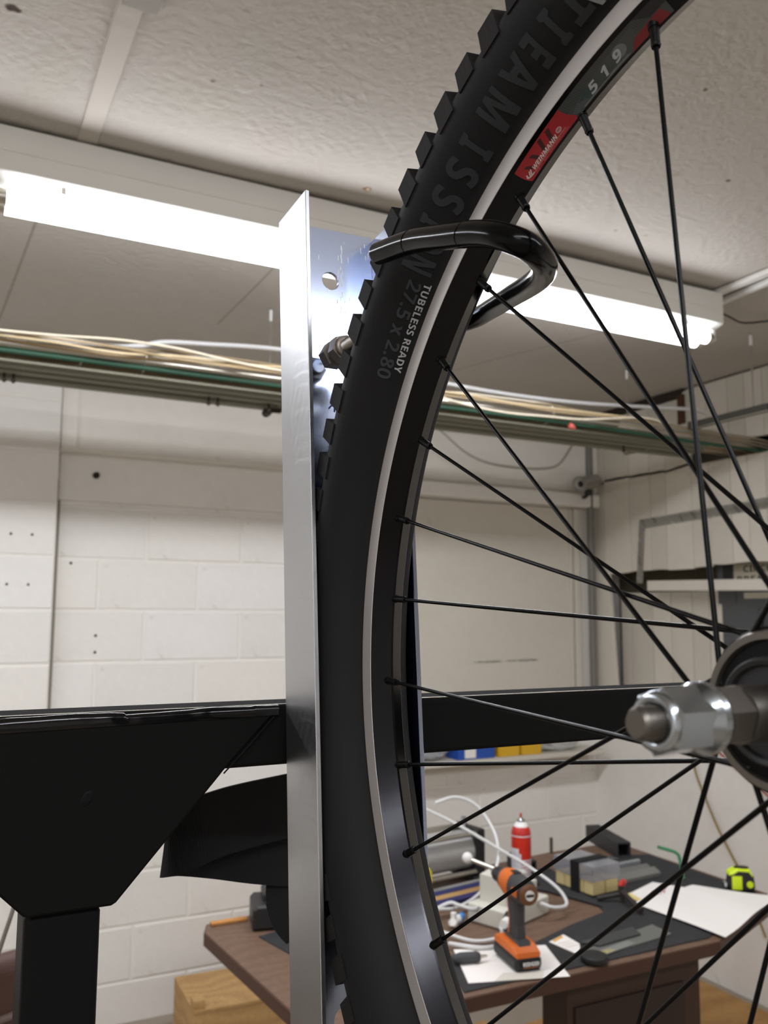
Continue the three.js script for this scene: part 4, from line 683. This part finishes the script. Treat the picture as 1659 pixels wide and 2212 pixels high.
{ // papers
  const sheet = (pts, y, curl, label, m = M.paper) => {
    const s = new THREE.Shape(pts.map(([x, z]) => new THREE.Vector2(x, -z))); const g = new THREE.ExtrudeGeometry(s, { depth: 0.0005, bevelEnabled: false }); g.rotateX(-Math.PI / 2); g.translate(0, y, 0);
    return one('paper_sheet', worldUV(g, 1), m, label, 'paper');
  };
  const p1 = sheet([[1.206, -1.975], [1.432, -1.898], [1.364, -1.716], [1.131, -1.788]], onDesk + 0.0005, 0, 'white paper sheet lying under the cordless drill');
  part('drawn_rectangle', flat([[1.235, -1.80], [1.33, -1.768], [1.30, -1.735], [1.19, -1.77]], onDesk + 0.0015, 0.0003), std({ color: 0xdad4c8, roughness: 0.9 }), p1);
  // big sheet hanging over the desk corner
  const n = 18, pos = [], idx = [], A = [1.862, -2.046], B = [2.14, -2.086], C = [2.27, -1.885], D = [1.875, -1.722];
  for (let i = 0; i <= n; i++) for (let j = 0; j <= n; j++) { const s = i / n, t = j / n, x = (A[0] * (1 - s) + B[0] * s) * (1 - t) + (D[0] * (1 - s) + C[0] * s) * t, z = (A[1] * (1 - s) + B[1] * s) * (1 - t) + (D[1] * (1 - s) + C[1] * s) * t; pos.push(x, onDesk + 0.003 + 0.004 * Math.sin(s * 5 + t * 2) ** 2 + 0.006 * t * s, z); if (i < n && j < n) { const a = i * (n + 1) + j; idx.push(a, a + 1, a + n + 1, a + 1, a + n + 2, a + n + 1); } }
  const big = new THREE.BufferGeometry(); big.setAttribute('position', new THREE.Float32BufferAttribute(pos, 3)); big.setAttribute('uv', new THREE.Float32BufferAttribute(new Float32Array(pos.length / 3 * 2), 2)); big.setIndex(idx); big.computeVertexNormals();
  one('paper_sheet', big, M.paper, 'large blank white paper overhanging the right front corner of the desk', 'paper');
  const p2 = sheet([[1.922, -2.123], [2.06, -2.175], [2.11, -2.09], [1.98, -2.03], [1.905, -2.045]], onDesk + 0.0012, 0, 'white paper with a red pen scribble by the clamp');
  part('red_scribble', tube([V(1.96, onDesk + 0.0022, -2.08), V(2.0, onDesk + 0.0022, -2.105), V(1.985, onDesk + 0.0022, -2.07), V(2.03, onDesk + 0.0022, -2.10), V(2.01, onDesk + 0.0022, -2.075), V(2.06, onDesk + 0.0022, -2.12)], 0.0012, 40, 5), std({ color: 0xc46a72, roughness: 0.8 }), p2);
  one('envelope', worldUV(flat([[1.895, -2.118], [1.93, -2.128], [1.985, -2.028], [1.885, -2.03]], onDesk + 0.0009, 0.0008)), std({ color: 0xe3cf8c, roughness: 0.8 }), 'cream yellow envelope peeking out from under the scribbled paper', 'envelope');
  const pk = one('leaflet', worldUV(flat([[1.454, -1.912], [1.52, -1.937], [1.516, -1.868], [1.50, -1.845], [1.466, -1.81]], onDesk + 0.001, 0.0008)), M.paper, 'small torn white leaflet with an orange corner right of the drill', 'leaflet');
  part('orange_print', flat([[1.466, -1.915], [1.508, -1.931], [1.508, -1.921], [1.466, -1.904]], onDesk + 0.0013, 0.0003), std({ color: 0xd9a045, roughness: 0.8 }), pk);
  part('printed_line', merge([0, 1, 2].map((k) => box(0.04, 0.0003, 0.002, 1.487, onDesk + 0.0013, -1.89 + k * 0.014, 0).rotateY(0))), std({ color: 0xc9b0a4, roughness: 0.8 }), pk);
}
{ // cordless drill standing on its battery
  const d = thing('cordless_drill', 'orange and black cordless drill standing upright on its battery on the desk', 'drill', V(1.302, onDesk + 0.001, -1.832), -0.16); d.scale.setScalar(0.9);
  const dark = std({ color: 0x3a3a3b, roughness: 0.6 });
  // side outlines are drawn in z (towards the chuck = -z), y
  const side = (pts, w, m, name, bev = 0.004, par = d) => { const g = poly(pts.map(([z, y]) => [z, y]), w, bev); g.rotateY(-Math.PI / 2); g.translate(w / 2, 0, 0); return part(name, facets(g), m, par); };
  const bat = side([[-0.075, 0.003], [0.056, 0.0], [0.062, 0.012], [0.060, 0.034], [-0.078, 0.036], [-0.082, 0.02]], 0.078, M.blackPlastic, 'battery_pack', 0.007);
  side([[-0.080, 0.034], [0.060, 0.032], [0.057, 0.047], [0.03, 0.060], [-0.05, 0.064], [-0.076, 0.054]], 0.074, M.orange, 'battery_shoe', 0.006, bat);
  side([[-0.05, 0.052], [0.045, 0.048], [0.03, 0.067], [-0.045, 0.070]], 0.04, dark, 'battery_release', 0.004, bat);
  side([[-0.03, 0.062], [0.018, 0.06], [0.012, 0.10], [0.016, 0.165], [-0.038, 0.165], [-0.026, 0.11]], 0.034, dark, 'grip', 0.008);
  side([[-0.040, 0.066], [-0.030, 0.066], [-0.024, 0.11], [-0.036, 0.15], [-0.044, 0.15], [-0.034, 0.11]], 0.026, M.orange, 'grip_insert', 0.003);
  side([[-0.05, 0.13], [-0.036, 0.125], [-0.034, 0.158], [-0.052, 0.158]], 0.018, M.blackPlastic, 'trigger', 0.004);
  const hous = lathe([[0.001, 0.062], [0.022, 0.062], [0.03, 0.055], [0.033, 0.03], [0.033, -0.04], [0.028, -0.075], [0.026, -0.085], [0.001, -0.085]], 28); hous.rotateX(Math.PI / 2); hous.scale(0.92, 1.08, 1); hous.translate(0, 0.196, 0);
  const hm = part('motor_housing', hous, dark, d);
  const shell = lathe([[0.0339, -0.006], [0.0346, -0.010], [0.0346, -0.044], [0.0300, -0.066], [0.0292, -0.068]], 28); shell.rotateX(Math.PI / 2); shell.scale(0.92, 1.08, 1); shell.translate(0, 0.196, 0); part('orange_shell', shell, std({ color: 0xd5691f, roughness: 0.5, side: THREE.DoubleSide }), hm);
  const vent = lathe([[0.001, 0.004], [0.014, 0.004], [0.026, 0.001], [0.0275, -0.004], [0.001, -0.004]], 28); vent.rotateX(Math.PI / 2); vent.translate(0, 0.193, 0.066); const vc = part('rear_cap', vent, std({ color: 0x6e4426, roughness: 0.5 }), hm);
  part('rear_badge', merge([at(cyl(0.013, 0.013, 0.002, 20), 0, 0.193, 0.0712, Math.PI / 2)]), M.white, vc);
  part('rear_badge_bar', box(0.022, 0.007, 0.002, 0, 0.193, 0.0725, 0.0005), std({ color: 0x2a2114, roughness: 0.5 }), vc);
  for (let k = 0; k < 3; k++) part('vent_slot', box(0.004, 0.02, 0.008, -0.031, 0.196 + 0, 0.030 + k * 0.010, 0.001), M.orange, hm);
  const chuck = lathe([[0.001, -0.088], [0.019, -0.088], [0.0205, -0.098], [0.0205, -0.122], [0.016, -0.137], [0.010, -0.145], [0.001, -0.145]], 24); chuck.rotateX(Math.PI / 2); chuck.translate(0, 0.196, 0); part('chuck', chuck, M.blackPlastic, d);
  part('drill_bit', at(cyl(0.0035, 0.0035, 0.03, 10), 0, 0.196, -0.158, Math.PI / 2), M.zinc, d);
  part('panel_strip', box(0.02, 0.003, 0.03, 0, 0.2325, -0.01, 0.001), M.blackPlastic, hm);
  const logo = srgb(canvas(512, 160, (x, w, h) => { x.fillStyle = '#161616'; x.fillRect(0, 0, w, h); x.fillStyle = '#e9e9e9'; x.font = '900 110px sans-serif'; x.textAlign = 'center'; x.textBaseline = 'middle'; x.save(); x.translate(256, 66); x.scale(470 / x.measureText('RIDGID').width, 1); x.fillText('RIDGID', 0, 0); x.restore(); x.fillStyle = '#c8702c'; x.fillRect(40, 132, 430, 12); }));
  const lg = new THREE.PlaneGeometry(0.052, 0.018); lg.rotateX(-0.12); lg.translate(0.004, 0.019, 0.0655); part('brand_plate', lg, std({ map: logo, roughness: 0.5 }), bat);
}
{ // aerosol can
  const c = thing('spray_can', 'red and white aerosol can with a red nozzle standing on the desk', 'spray can', V(1.717, onDesk, -2.395), 2.52); c.scale.setScalar(0.95);
  const lab = srgb(canvas(1024, 512, (x, w, h) => {
    x.fillStyle = '#dcdde2'; x.fillRect(0, 0, w, h); x.fillStyle = '#d6301e'; x.fillRect(0, 0, w, h * 0.42); x.fillRect(w * 0.5, 0, w * 0.5, h * 0.56); x.fillStyle = '#e6e6ea'; x.fillRect(0, 0, w, 14); x.fillRect(w * 0.22, h * 0.3, w * 0.24, h * 0.3);
    x.fillStyle = '#d6301e'; for (let k = 0; k < 6; k++) x.fillRect(w * 0.5, h * (0.60 + k * 0.065), w * (0.26 - k * 0.012), 11 - k);
    x.fillStyle = '#b9bcc6'; for (let k = 0; k < 9; k++) x.fillRect(w * 0.24, h * (0.36 + k * 0.05), w * (0.14 + 0.05 * ((k * 7) % 3)), 6);
    x.fillStyle = '#30282a'; x.save(); x.translate(w * 0.74, h * 0.5); x.rotate(-Math.PI / 2); x.font = 'bold 74px sans-serif'; x.fillText('AIR', 0, 0); x.restore();
  }));
  part('can_body', lathe([[0.033, 0.006], [0.033, 0.142]], 40), std({ map: lab, roughness: 0.35 }), c);
  part('base_rim', lathe([[0.001, 0.002], [0.03, 0.0], [0.0325, 0.002], [0.0331, 0.006]], 40), M.zinc, c);
  part('shoulder', lathe([[0.033, 0.142], [0.0322, 0.152], [0.0285, 0.163], [0.0245, 0.168]], 40), M.red, c);
  part('dome', lathe([[0.0245, 0.168], [0.0225, 0.174], [0.016, 0.181], [0.012, 0.183], [0.012, 0.187], [0.001, 0.187]], 32), M.white, c);
  part('valve', lathe([[0.014, 0.185], [0.0145, 0.189], [0.012, 0.190], [0.006, 0.188], [0.006, 0.196], [0.001, 0.196]], 24), M.zinc, c);
  part('nozzle', lathe([[0.001, 0.194], [0.0042, 0.194], [0.0042, 0.207], [0.003, 0.211], [0.001, 0.211]], 16), std({ color: 0xb84a26, roughness: 0.5 }), c);
}
{ // clear box of wood blocks with a black strap
  const b = thing('clear_box', 'clear plastic lidded box of pale wood blocks held shut by a black strap', 'box', V(1.836, onDesk + 0.004, -2.222), 0.09);
  const wood = std({ color: 0xd8c68e, roughness: 0.75, bumpMap: rep(T.brush, 2), bumpScale: 0.0006 });
  for (let k = 0; k < 4; k++) for (const s of [-1, 1]) part('wood_block', worldUV(box(0.052, 0.040, 0.038, s * 0.0275, 0.0205, -0.06 + k * 0.040, 0.003), 6), wood, b);
  const clear = phys({ color: 0xd9dadf, roughness: 0.12, transmission: 0.75, thickness: 0, ior: 1.45 });
  part('lid', merge([box(0.116, 0.002, 0.168, 0, 0.083, 0, 0.0008), box(0.116, 0.042, 0.002, 0, 0.0615, 0.083, 0.0008), box(0.116, 0.042, 0.002, 0, 0.0615, -0.083, 0.0008), box(0.002, 0.042, 0.168, 0.057, 0.0615, 0, 0.0008), box(0.002, 0.042, 0.168, -0.057, 0.0615, 0, 0.0008)]), clear, b);
  part('strap', merge([box(0.124, 0.003, 0.036, 0, 0.0865, 0.012, 0.001), box(0.003, 0.089, 0.036, -0.0605, 0.043, 0.012, 0.001), box(0.003, 0.089, 0.036, 0.0605, 0.043, 0.012, 0.001)]), M.nylon, b);
}
{ // steel stock and other bits at the back of the desk
  const sq = (x, y, z, turn, L, w, label) => {
    const o = [[-w / 2, 0], [w / 2, 0], [w / 2, w], [-w / 2, w]], s = new THREE.Shape(o.map((p) => new THREE.Vector2(...p))), hole = new THREE.Path([[-w / 2 + 0.006, 0.006], [-w / 2 + 0.006, w - 0.006], [w / 2 - 0.006, w - 0.006], [w / 2 - 0.006, 0.006]].map((p) => new THREE.Vector2(...p))); s.holes.push(hole);
    const g = new THREE.ExtrudeGeometry(s, { depth: L, bevelEnabled: true, bevelSize: 0.001, bevelThickness: 0.001, bevelOffset: -0.001, bevelSegments: 1 }); g.translate(0, 0, -L / 2); g.rotateY(turn); g.translate(x, y, z);
    return one('square_tube', g, std({ color: 0x2a2a2b, roughness: 0.55 }), label, 'steel tube');
  };
  sq(2.215, DY + 0.001, -2.56, -0.28, 0.26, 0.052, 'short black square steel tube lying at the back right corner of the desk');
  sq(1.775, DY + 0.001, -2.475, -0.1, 0.12, 0.042, 'short black square steel tube behind the red spray can');
  const bar = (pts, h, label, c) => one('flat_bar', flat(pts, onDesk + h, h, 0.001), std({ color: c, roughness: 0.5, metalness: 0.4 }), label, 'steel bar');
  bar([[1.935, -2.20], [2.135, -2.215], [2.165, -2.275], [1.955, -2.262]], 0.012, 'wide grey flat bar lying right of the clear box', 0x84857f);
  bar([[1.985, -2.275], [2.16, -2.285], [2.178, -2.325], [1.995, -2.315]], 0.008, 'narrow grey flat bar behind the wide one beside the clear box', 0x7a7b78);
  bar([[2.0, -2.335], [2.17, -2.345], [2.178, -2.362], [2.005, -2.352]], 0.014, 'slim zinc bar with holes behind the flat bars on the desk', 0xa3a8aa);
  one('scrap_plate', flat([[1.93, -2.52], [2.12, -2.50], [2.15, -2.43], [1.95, -2.42]], DY + 0.006, 0.006, 0.001), std({ color: 0x6f716f, roughness: 0.5, metalness: 0.4 }), 'dusty grey steel plate in front of the square tube at the back', 'steel plate');
  const g = thing('green_tie', 'bent green plastic strip sticking up from the right of the desk', 'plastic strip', V(2.172, onDesk, -2.165));
  part('strip', tube([V(0.0, 0.002, 0.01), V(0.002, 0.03, 0.0), V(0.0, 0.066, -0.006), V(-0.012, 0.08, -0.01), V(-0.04, 0.09, -0.02), V(-0.066, 0.098, -0.03)], 0.0052, 36, 8), std({ color: 0x3f8a5c, roughness: 0.5 }), g);
  const cl = thing('bar_clamp', 'dark bar clamp with a red tip lying beside the scribbled paper', 'clamp', V(1.842, onDesk, -2.06));
  const dk = std({ color: 0x2b2523, roughness: 0.6 });
  part('bar', between(V(-0.03, 0.012, 0.10), V(0.0, 0.03, -0.01), 0.008, 8), dk, cl);
  part('jaw', merge([between(V(0.0, 0.004, -0.01), V(0.002, 0.045, -0.012), 0.008, 8), between(V(-0.06, 0.008, -0.05), V(0.0, 0.02, -0.02), 0.007, 8)]), dk, cl);
  part('red_tip', at(cyl(0.008, 0.009, 0.02, 12), 0.006, 0.052, -0.014, 0.5, 0, -0.4), std({ color: 0xcf3a34, roughness: 0.5 }), cl);
  one('stud_bolt', cyl(0.006, 0.006, 0.052, 12, 1.992, DY + 0.027, -2.598), M.steelDark, 'short upright steel stud at the back edge of the desk', 'bolt');
}
{ // neon tape measure
  const t = thing('tape_measure', 'neon yellow and black tape measure standing on the right edge of the desk', 'tape measure', V(2.25, onDesk, -2.0), -0.55);
  const neon = std({ color: 0xd7f01c, roughness: 0.45 });
  const out = [[-0.036, 0], [0.036, 0], [0.039, 0.014], [0.036, 0.045], [0.022, 0.062], [-0.012, 0.064], [-0.034, 0.05], [-0.039, 0.02]];
  part('case', facets(poly(out, 0.044, 0.006).translate(0, 0, -0.022)), M.blackPlastic, t);
  part('top_shell', facets(poly([[-0.037, 0.046], [0.036, 0.042], [0.024, 0.0655], [-0.012, 0.067], [-0.036, 0.054]], 0.041, 0.004).translate(0, 0, -0.0205)), neon, t);
  part('side_label', box(0.030, 0.040, 0.002, -0.016, 0.026, 0.0226, 0.0008), neon, t);
  part('side_button', at(cyl(0.010, 0.010, 0.003, 20), 0.022, 0.022, 0.0228, Math.PI / 2), neon, t);
  part('top_grip', at(cyl(0.017, 0.017, 0.003, 24).scale(1.3, 1, 0.9), 0.004, 0.0668, 0), M.blackPlastic, t);
  part('hook', box(0.010, 0.022, 0.022, -0.046, 0.013, 0, 0.002), M.zinc, t);
  const y = thing('tape_measure', 'small yellow tape measure half hidden behind the rim at the left of the desk', 'tape measure', V(1.338, onDesk + 0.035, -2.385), 0.2);
  part('case', facets(poly(out.map(([a, b]) => [a * 0.75, b * 0.75]), 0.03, 0.004)), std({ color: 0xe0cf28, roughness: 0.5 }), y);
  part('side_label', box(0.022, 0.016, 0.002, 0, 0.022, 0.0305, 0.0006), M.blackPlastic, y);
}
{ // steel rule, dark plate, black puck, glove-like bit holder
  const r = one('steel_rule', flat([[1.475, -1.775], [1.504, -1.832], [1.782, -1.888], [1.778, -1.812]], onDesk + 0.0025, 0.0025, 0.0005), std({ color: 0x80827c, roughness: 0.45, metalness: 0.5 }), 'grey steel straightedge with worn yellow lettering at the desk front', 'straightedge');
  const yl = srgb(canvas(512, 96, (x, w, h) => { x.fillStyle = '#80827c'; x.fillRect(0, 0, w, h); x.fillStyle = '#c9b65a'; x.font = 'bold 80px sans-serif'; x.textBaseline = 'middle'; x.fillText('PULL', 20, 50); }));
  const pg = new THREE.PlaneGeometry(0.13, 0.026); pg.rotateX(-Math.PI / 2); pg.rotateY(0.2); pg.translate(1.575, onDesk + 0.0032, -1.80); part('lettering', pg, std({ map: yl, roughness: 0.5 }), r);
  one('dark_plate', flat([[1.513, -1.862], [1.712, -1.888], [1.695, -1.838], [1.545, -1.822]], onDesk + 0.0075, 0.004, 0.0008), std({ color: 0x3c3d3c, roughness: 0.6 }), 'dark grey plate lying across the steel straightedge', 'plate');
  one('black_puck', lathe([[0.001, 0], [0.03, 0], [0.033, 0.003], [0.033, 0.013], [0.031, 0.016], [0.001, 0.016]], 32).translate(1.475, onDesk, -1.762), M.blackPlastic, 'round black puck at the front edge of the desk', 'puck');
  const h = thing('bit_holder', 'dark rubber-handled tool tip lying on the paper left of the drill', 'tool', V(1.193, onDesk + 0.014, -1.885), -0.25);
  part('handle', at(lathe([[0.001, -0.04], [0.009, -0.038], [0.013, -0.02], [0.0125, 0.012], [0.014, 0.02], [0.010, 0.028], [0.001, 0.029]], 20), 0, 0, 0, 0, 0, -Math.PI / 2), std({ color: 0x3f4143, roughness: 0.7 }), h);
  part('metal_tip', at(cyl(0.003, 0.005, 0.02, 10), 0.037, 0, 0, 0, 0, -Math.PI / 2), M.emt, h);
}
{ // pneumatic cylinder on its board, air tubing, machine block
  const c = thing('air_cylinder', 'large silver air cylinder with black end caps lying at the back of the desk', 'air cylinder', V(1.46, DY + 0.02, -2.475), 0.13);
  const alu = std({ color: 0xb9b9b6, metalness: 0.35, roughness: 0.4 });
  part('barrel', at(cyl(0.058, 0.058, 0.36, 40), -0.08, 0.07, 0, 0, 0, Math.PI / 2), alu, c);
  part('end_cap', box(0.036, 0.14, 0.13, 0.118, 0.07, 0, 0.006), M.blackPlastic, c);
  part('end_cap', box(0.036, 0.14, 0.13, -0.278, 0.07, 0, 0.006), M.blackPlastic, c);
  for (const [y, z] of [[0.128, 0.056], [0.128, -0.056], [0.012, 0.056], [0.012, -0.056]]) part('tie_rod', at(cyl(0.008, 0.008, 0.39, 12), -0.08, y, z, 0, 0, Math.PI / 2), M.emt, c);
  part('fitting', merge([cyl(0.009, 0.009, 0.03, 10, 0.1, 0.155, 0.0), cyl(0.012, 0.012, 0.01, 6, 0.1, 0.145, 0)]), M.zinc, c);
  part('foot', box(0.05, 0.012, 0.15, 0.11, -0.006, 0, 0.002), M.blackPlastic, c);
  const b = thing('striped_board', 'board with dark blue and tan stripes under the white tubing', 'board', V(1.50, DY + 0.001, -2.316), 0.16);
  const blue = std({ color: 0x2b2c5c, roughness: 0.6 }), tan = std({ color: 0xb28d58, roughness: 0.7 });
  part('blue_stripe', box(0.40, 0.014, 0.03, -0.02, 0.007, -0.048, 0.001), blue, b); part('tan_stripe', box(0.40, 0.013, 0.034, -0.02, 0.0065, -0.016, 0.001), tan, b); part('blue_stripe', box(0.40, 0.014, 0.03, -0.02, 0.007, 0.016, 0.001), blue, b);
  part('grey_rail', box(0.40, 0.016, 0.018, -0.02, 0.008, -0.072, 0.001), std({ color: 0x9a9a96, roughness: 0.5, metalness: 0.3 }), b);
  const rod = thing('rod_with_knob', 'grey rod with a round white knob in front of the air cylinder', 'rod', V(1.49, DY + 0.085, -2.30));
  part('rod', between(V(-0.02, 0.024, -0.02), V(0.075, -0.012, 0.12), 0.0065, 12), M.emt, rod);
  part('knob', new THREE.SphereGeometry(0.0165, 20, 14).translate(-0.022, 0.026, -0.022), M.white, rod);
  const m = thing('valve_block', 'beige machined block with fittings standing behind the drill', 'machine block', V(1.475, DY + 0.001, -2.12), 0.35);
  const bm = std({ color: 0xd6d4c8, roughness: 0.55, metalness: 0.1 });
  part('base', box(0.21, 0.05, 0.13, 0, 0.025, 0, 0.006), bm, m);
  part('body', poly([[-0.07, 0.05], [0.085, 0.05], [0.085, 0.09], [0.03, 0.10], [-0.03, 0.125], [-0.07, 0.12]], 0.09, 0.004).translate(0, 0, -0.05), bm, m);
  part('pad', box(0.06, 0.02, 0.05, 0.03, 0.106, 0.0, 0.004), std({ color: 0xc4c2b8, roughness: 0.5 }), m);
  part('port', merge([cyl(0.012, 0.012, 0.022, 12, -0.045, 0.13, 0), at(cyl(0.009, 0.009, 0.03, 10), 0.1, 0.07, 0.02, 0, 0, Math.PI / 2)]), M.blackPlastic, m);
  part('slot', box(0.05, 0.006, 0.004, 0.05, 0.07, 0.042, 0.001), M.blackPlastic, m);
  const base = V(0, 0, 0), yz = DY + 0.012;
  const hose = (pts, label) => one('air_hose', tube(pts.map(([x, y, z]) => V(x, DY + y, z)), 0.0050, 70, 10), M.hose, label, 'hose');
  hose([[1.28, 0.03, -2.18], [1.36, 0.02, -2.2], [1.46, 0.035, -2.24], [1.545, 0.09, -2.28], [1.585, 0.15, -2.34], [1.585, 0.205, -2.40], [1.555, 0.245, -2.43], [1.50, 0.262, -2.45], [1.43, 0.25, -2.45]], 'white air hose looping highest above the air cylinder');
  hose([[1.16, 0.30, -2.45], [1.26, 0.285, -2.44], [1.36, 0.25, -2.42], [1.46, 0.20, -2.38], [1.56, 0.135, -2.30], [1.63, 0.085, -2.22], [1.655, 0.05, -2.13], [1.63, 0.03, -2.06], [1.57, 0.035, -2.04], [1.54, 0.045, -2.06]], 'white air hose crossing in front of the spray can and curling to the beige block');
  hose([[1.27, 0.02, -2.20], [1.33, 0.035, -2.20], [1.345, 0.035, -2.17], [1.36, 0.035, -2.13], [1.362, 0.045, -2.10]], 'white air hose running straight to the beige block');
  hose([[1.22, 0.02, -2.05], [1.27, 0.01, -1.99], [1.33, 0.01, -1.975], [1.37, 0.012, -2.0], [1.385, 0.014, -2.03]], 'white air hose on the desk nearest the rim ending in a fitting');
  hose([[1.20, 0.015, -1.99], [1.27, 0.01, -1.94], [1.34, 0.01, -1.94], [1.385, 0.01, -1.975], [1.39, 0.016, -2.0]], 'thin white air hose curving along the front beside the paper');
  const f = thing('hose_fitting', 'white and blue plastic hose fitting on the desk beside the rim', 'fitting', V(1.30, DY + 0.012, -2.12), 0.5);
  part('elbow', merge([at(cyl(0.009, 0.011, 0.045, 12), 0, 0.004, 0, 0, 0, Math.PI / 2), cyl(0.008, 0.008, 0.03, 12, -0.008, 0.012, 0), at(cyl(0.009, 0.009, 0.03, 12), -0.02, 0.004, 0.008, 0.6, 0, 1)]), M.white, f);
  part('blue_collar', at(cyl(0.010, 0.010, 0.028, 12), 0.03, 0.004, 0, 0, 0.3, Math.PI / 2), std({ color: 0x2f7fc4, roughness: 0.45 }), f);
  const gl = thing('pressure_gauge', 'small black gauge with a white fitting on the end of the air hose', 'gauge', V(1.405, DY + 0.03, -2.01), 0.5);
  part('gauge_body', at(cyl(0.026, 0.026, 0.024, 24), 0, 0, 0, Math.PI / 2, 0, 0), M.blackPlastic, gl);
  part('fitting', at(cyl(0.012, 0.014, 0.03, 6), -0.03, 0.006, 0, 0, 0, Math.PI / 2), M.white, gl);
}
// ================================================================ ON THE FLOOR
{
  const ply = std({ map: T.ply, roughness: 0.7 });
  const k = thing('wood_crate', 'tan plywood crate on the floor under the left end of the desk', 'crate', V(0.872, 0, -3.17), -0.04);
  part('side_panel', worldUV(box(0.6, 0.2, 0.018, 0.3, 0.1, 0.02, 0.002), 1.6), ply, k);
  part('back_panel', worldUV(box(0.6, 0.2, 0.018, 0.3, 0.1, -0.28, 0.002), 1.6), ply, k);
  part('lid', worldUV(box(0.6, 0.014, 0.32, 0.3, 0.2075, -0.13, 0.002), 1.6), ply, k);
  part('end_panel', worldUV(box(0.018, 0.2, 0.28, 0.009, 0.1, -0.13, 0.002), 1.6), ply, k);
  part('corner_cleat', worldUV(box(0.04, 0.03, 0.05, 0.022, 0.23, 0.0, 0.002), 1.6), ply, k);
  one('cardboard_sheet', worldUV(flat([[2.1, -2.95], [3.05, -3.05], [3.06, -1.6], [2.0, -1.5]], 0.006, 0.005), 0.8), std({ map: T.ply, color: 0xeadfd0, roughness: 0.85 }), 'tan cardboard sheet on the floor right of the desk', 'cardboard');
  one('plywood_sheet', worldUV(flat([[1.25, -2.9], [2.0, -3.05], [1.98, -1.92], [1.26, -1.92]], 0.007, 0.006), 0.8), ply, 'tan plywood sheet on the floor below the desk', 'plywood');
  // brown chair back at the left
  const ch = thing('brown_chair', 'brown leather chair with a perforated back at the left edge', 'chair', V(0.02, -0.0, -1.25), 0.3);
  const br = std({ color: 0x4a2e24, roughness: 0.6 });
  part('backrest', (() => { const g = new RoundedBoxGeometry(0.46, 0.5, 0.05, 4, 0.024); const p = g.attributes.position; for (let i = 0; i < p.count; i++) { const x = p.getX(i); p.setZ(i, p.getZ(i) + 0.25 * x * x); p.setY(i, p.getY(i) - 0.28 * x * x * Math.sign(p.getY(i) > 0 ? 1 : 0)); } g.computeVertexNormals(); g.translate(0, 0.835, -0.2); return g; })(), br, ch);
  part('welt', tube([V(-0.22, 1.0, -0.155), V(-0.1, 0.985, -0.168), V(0, 0.98, -0.17), V(0.1, 0.985, -0.168), V(0.22, 1.0, -0.155)], 0.006, 30, 8), std({ color: 0x6b5a52, roughness: 0.6 }), ch);
  part('seat', new RoundedBoxGeometry(0.5, 0.09, 0.48, 3, 0.04).translate(0, 0.47, 0.04), br, ch);
  part('column', cyl(0.03, 0.03, 0.36, 16, 0, 0.25, 0.04), M.blackPlastic, ch);
  for (let i = 0; i < 5; i++) part('leg', between(V(0, 0.09, 0.04), V(0.28 * Math.cos(i * 1.2566), 0.03, 0.04 + 0.28 * Math.sin(i * 1.2566)), 0.02, 10, 0.014), M.blackPlastic, ch);
  one('leaning_rod', between(W(0.145, -0.378, -1.45), W(0.055, -0.66, -1.40), 0.0032, 8), M.steelDark, 'thin dark rod leaning across the wall at the left edge', 'rod');
}

scene.traverse((o) => { if (o.isMesh) { o.castShadow = o.receiveShadow = true; } });
renderer.render(scene, camera);
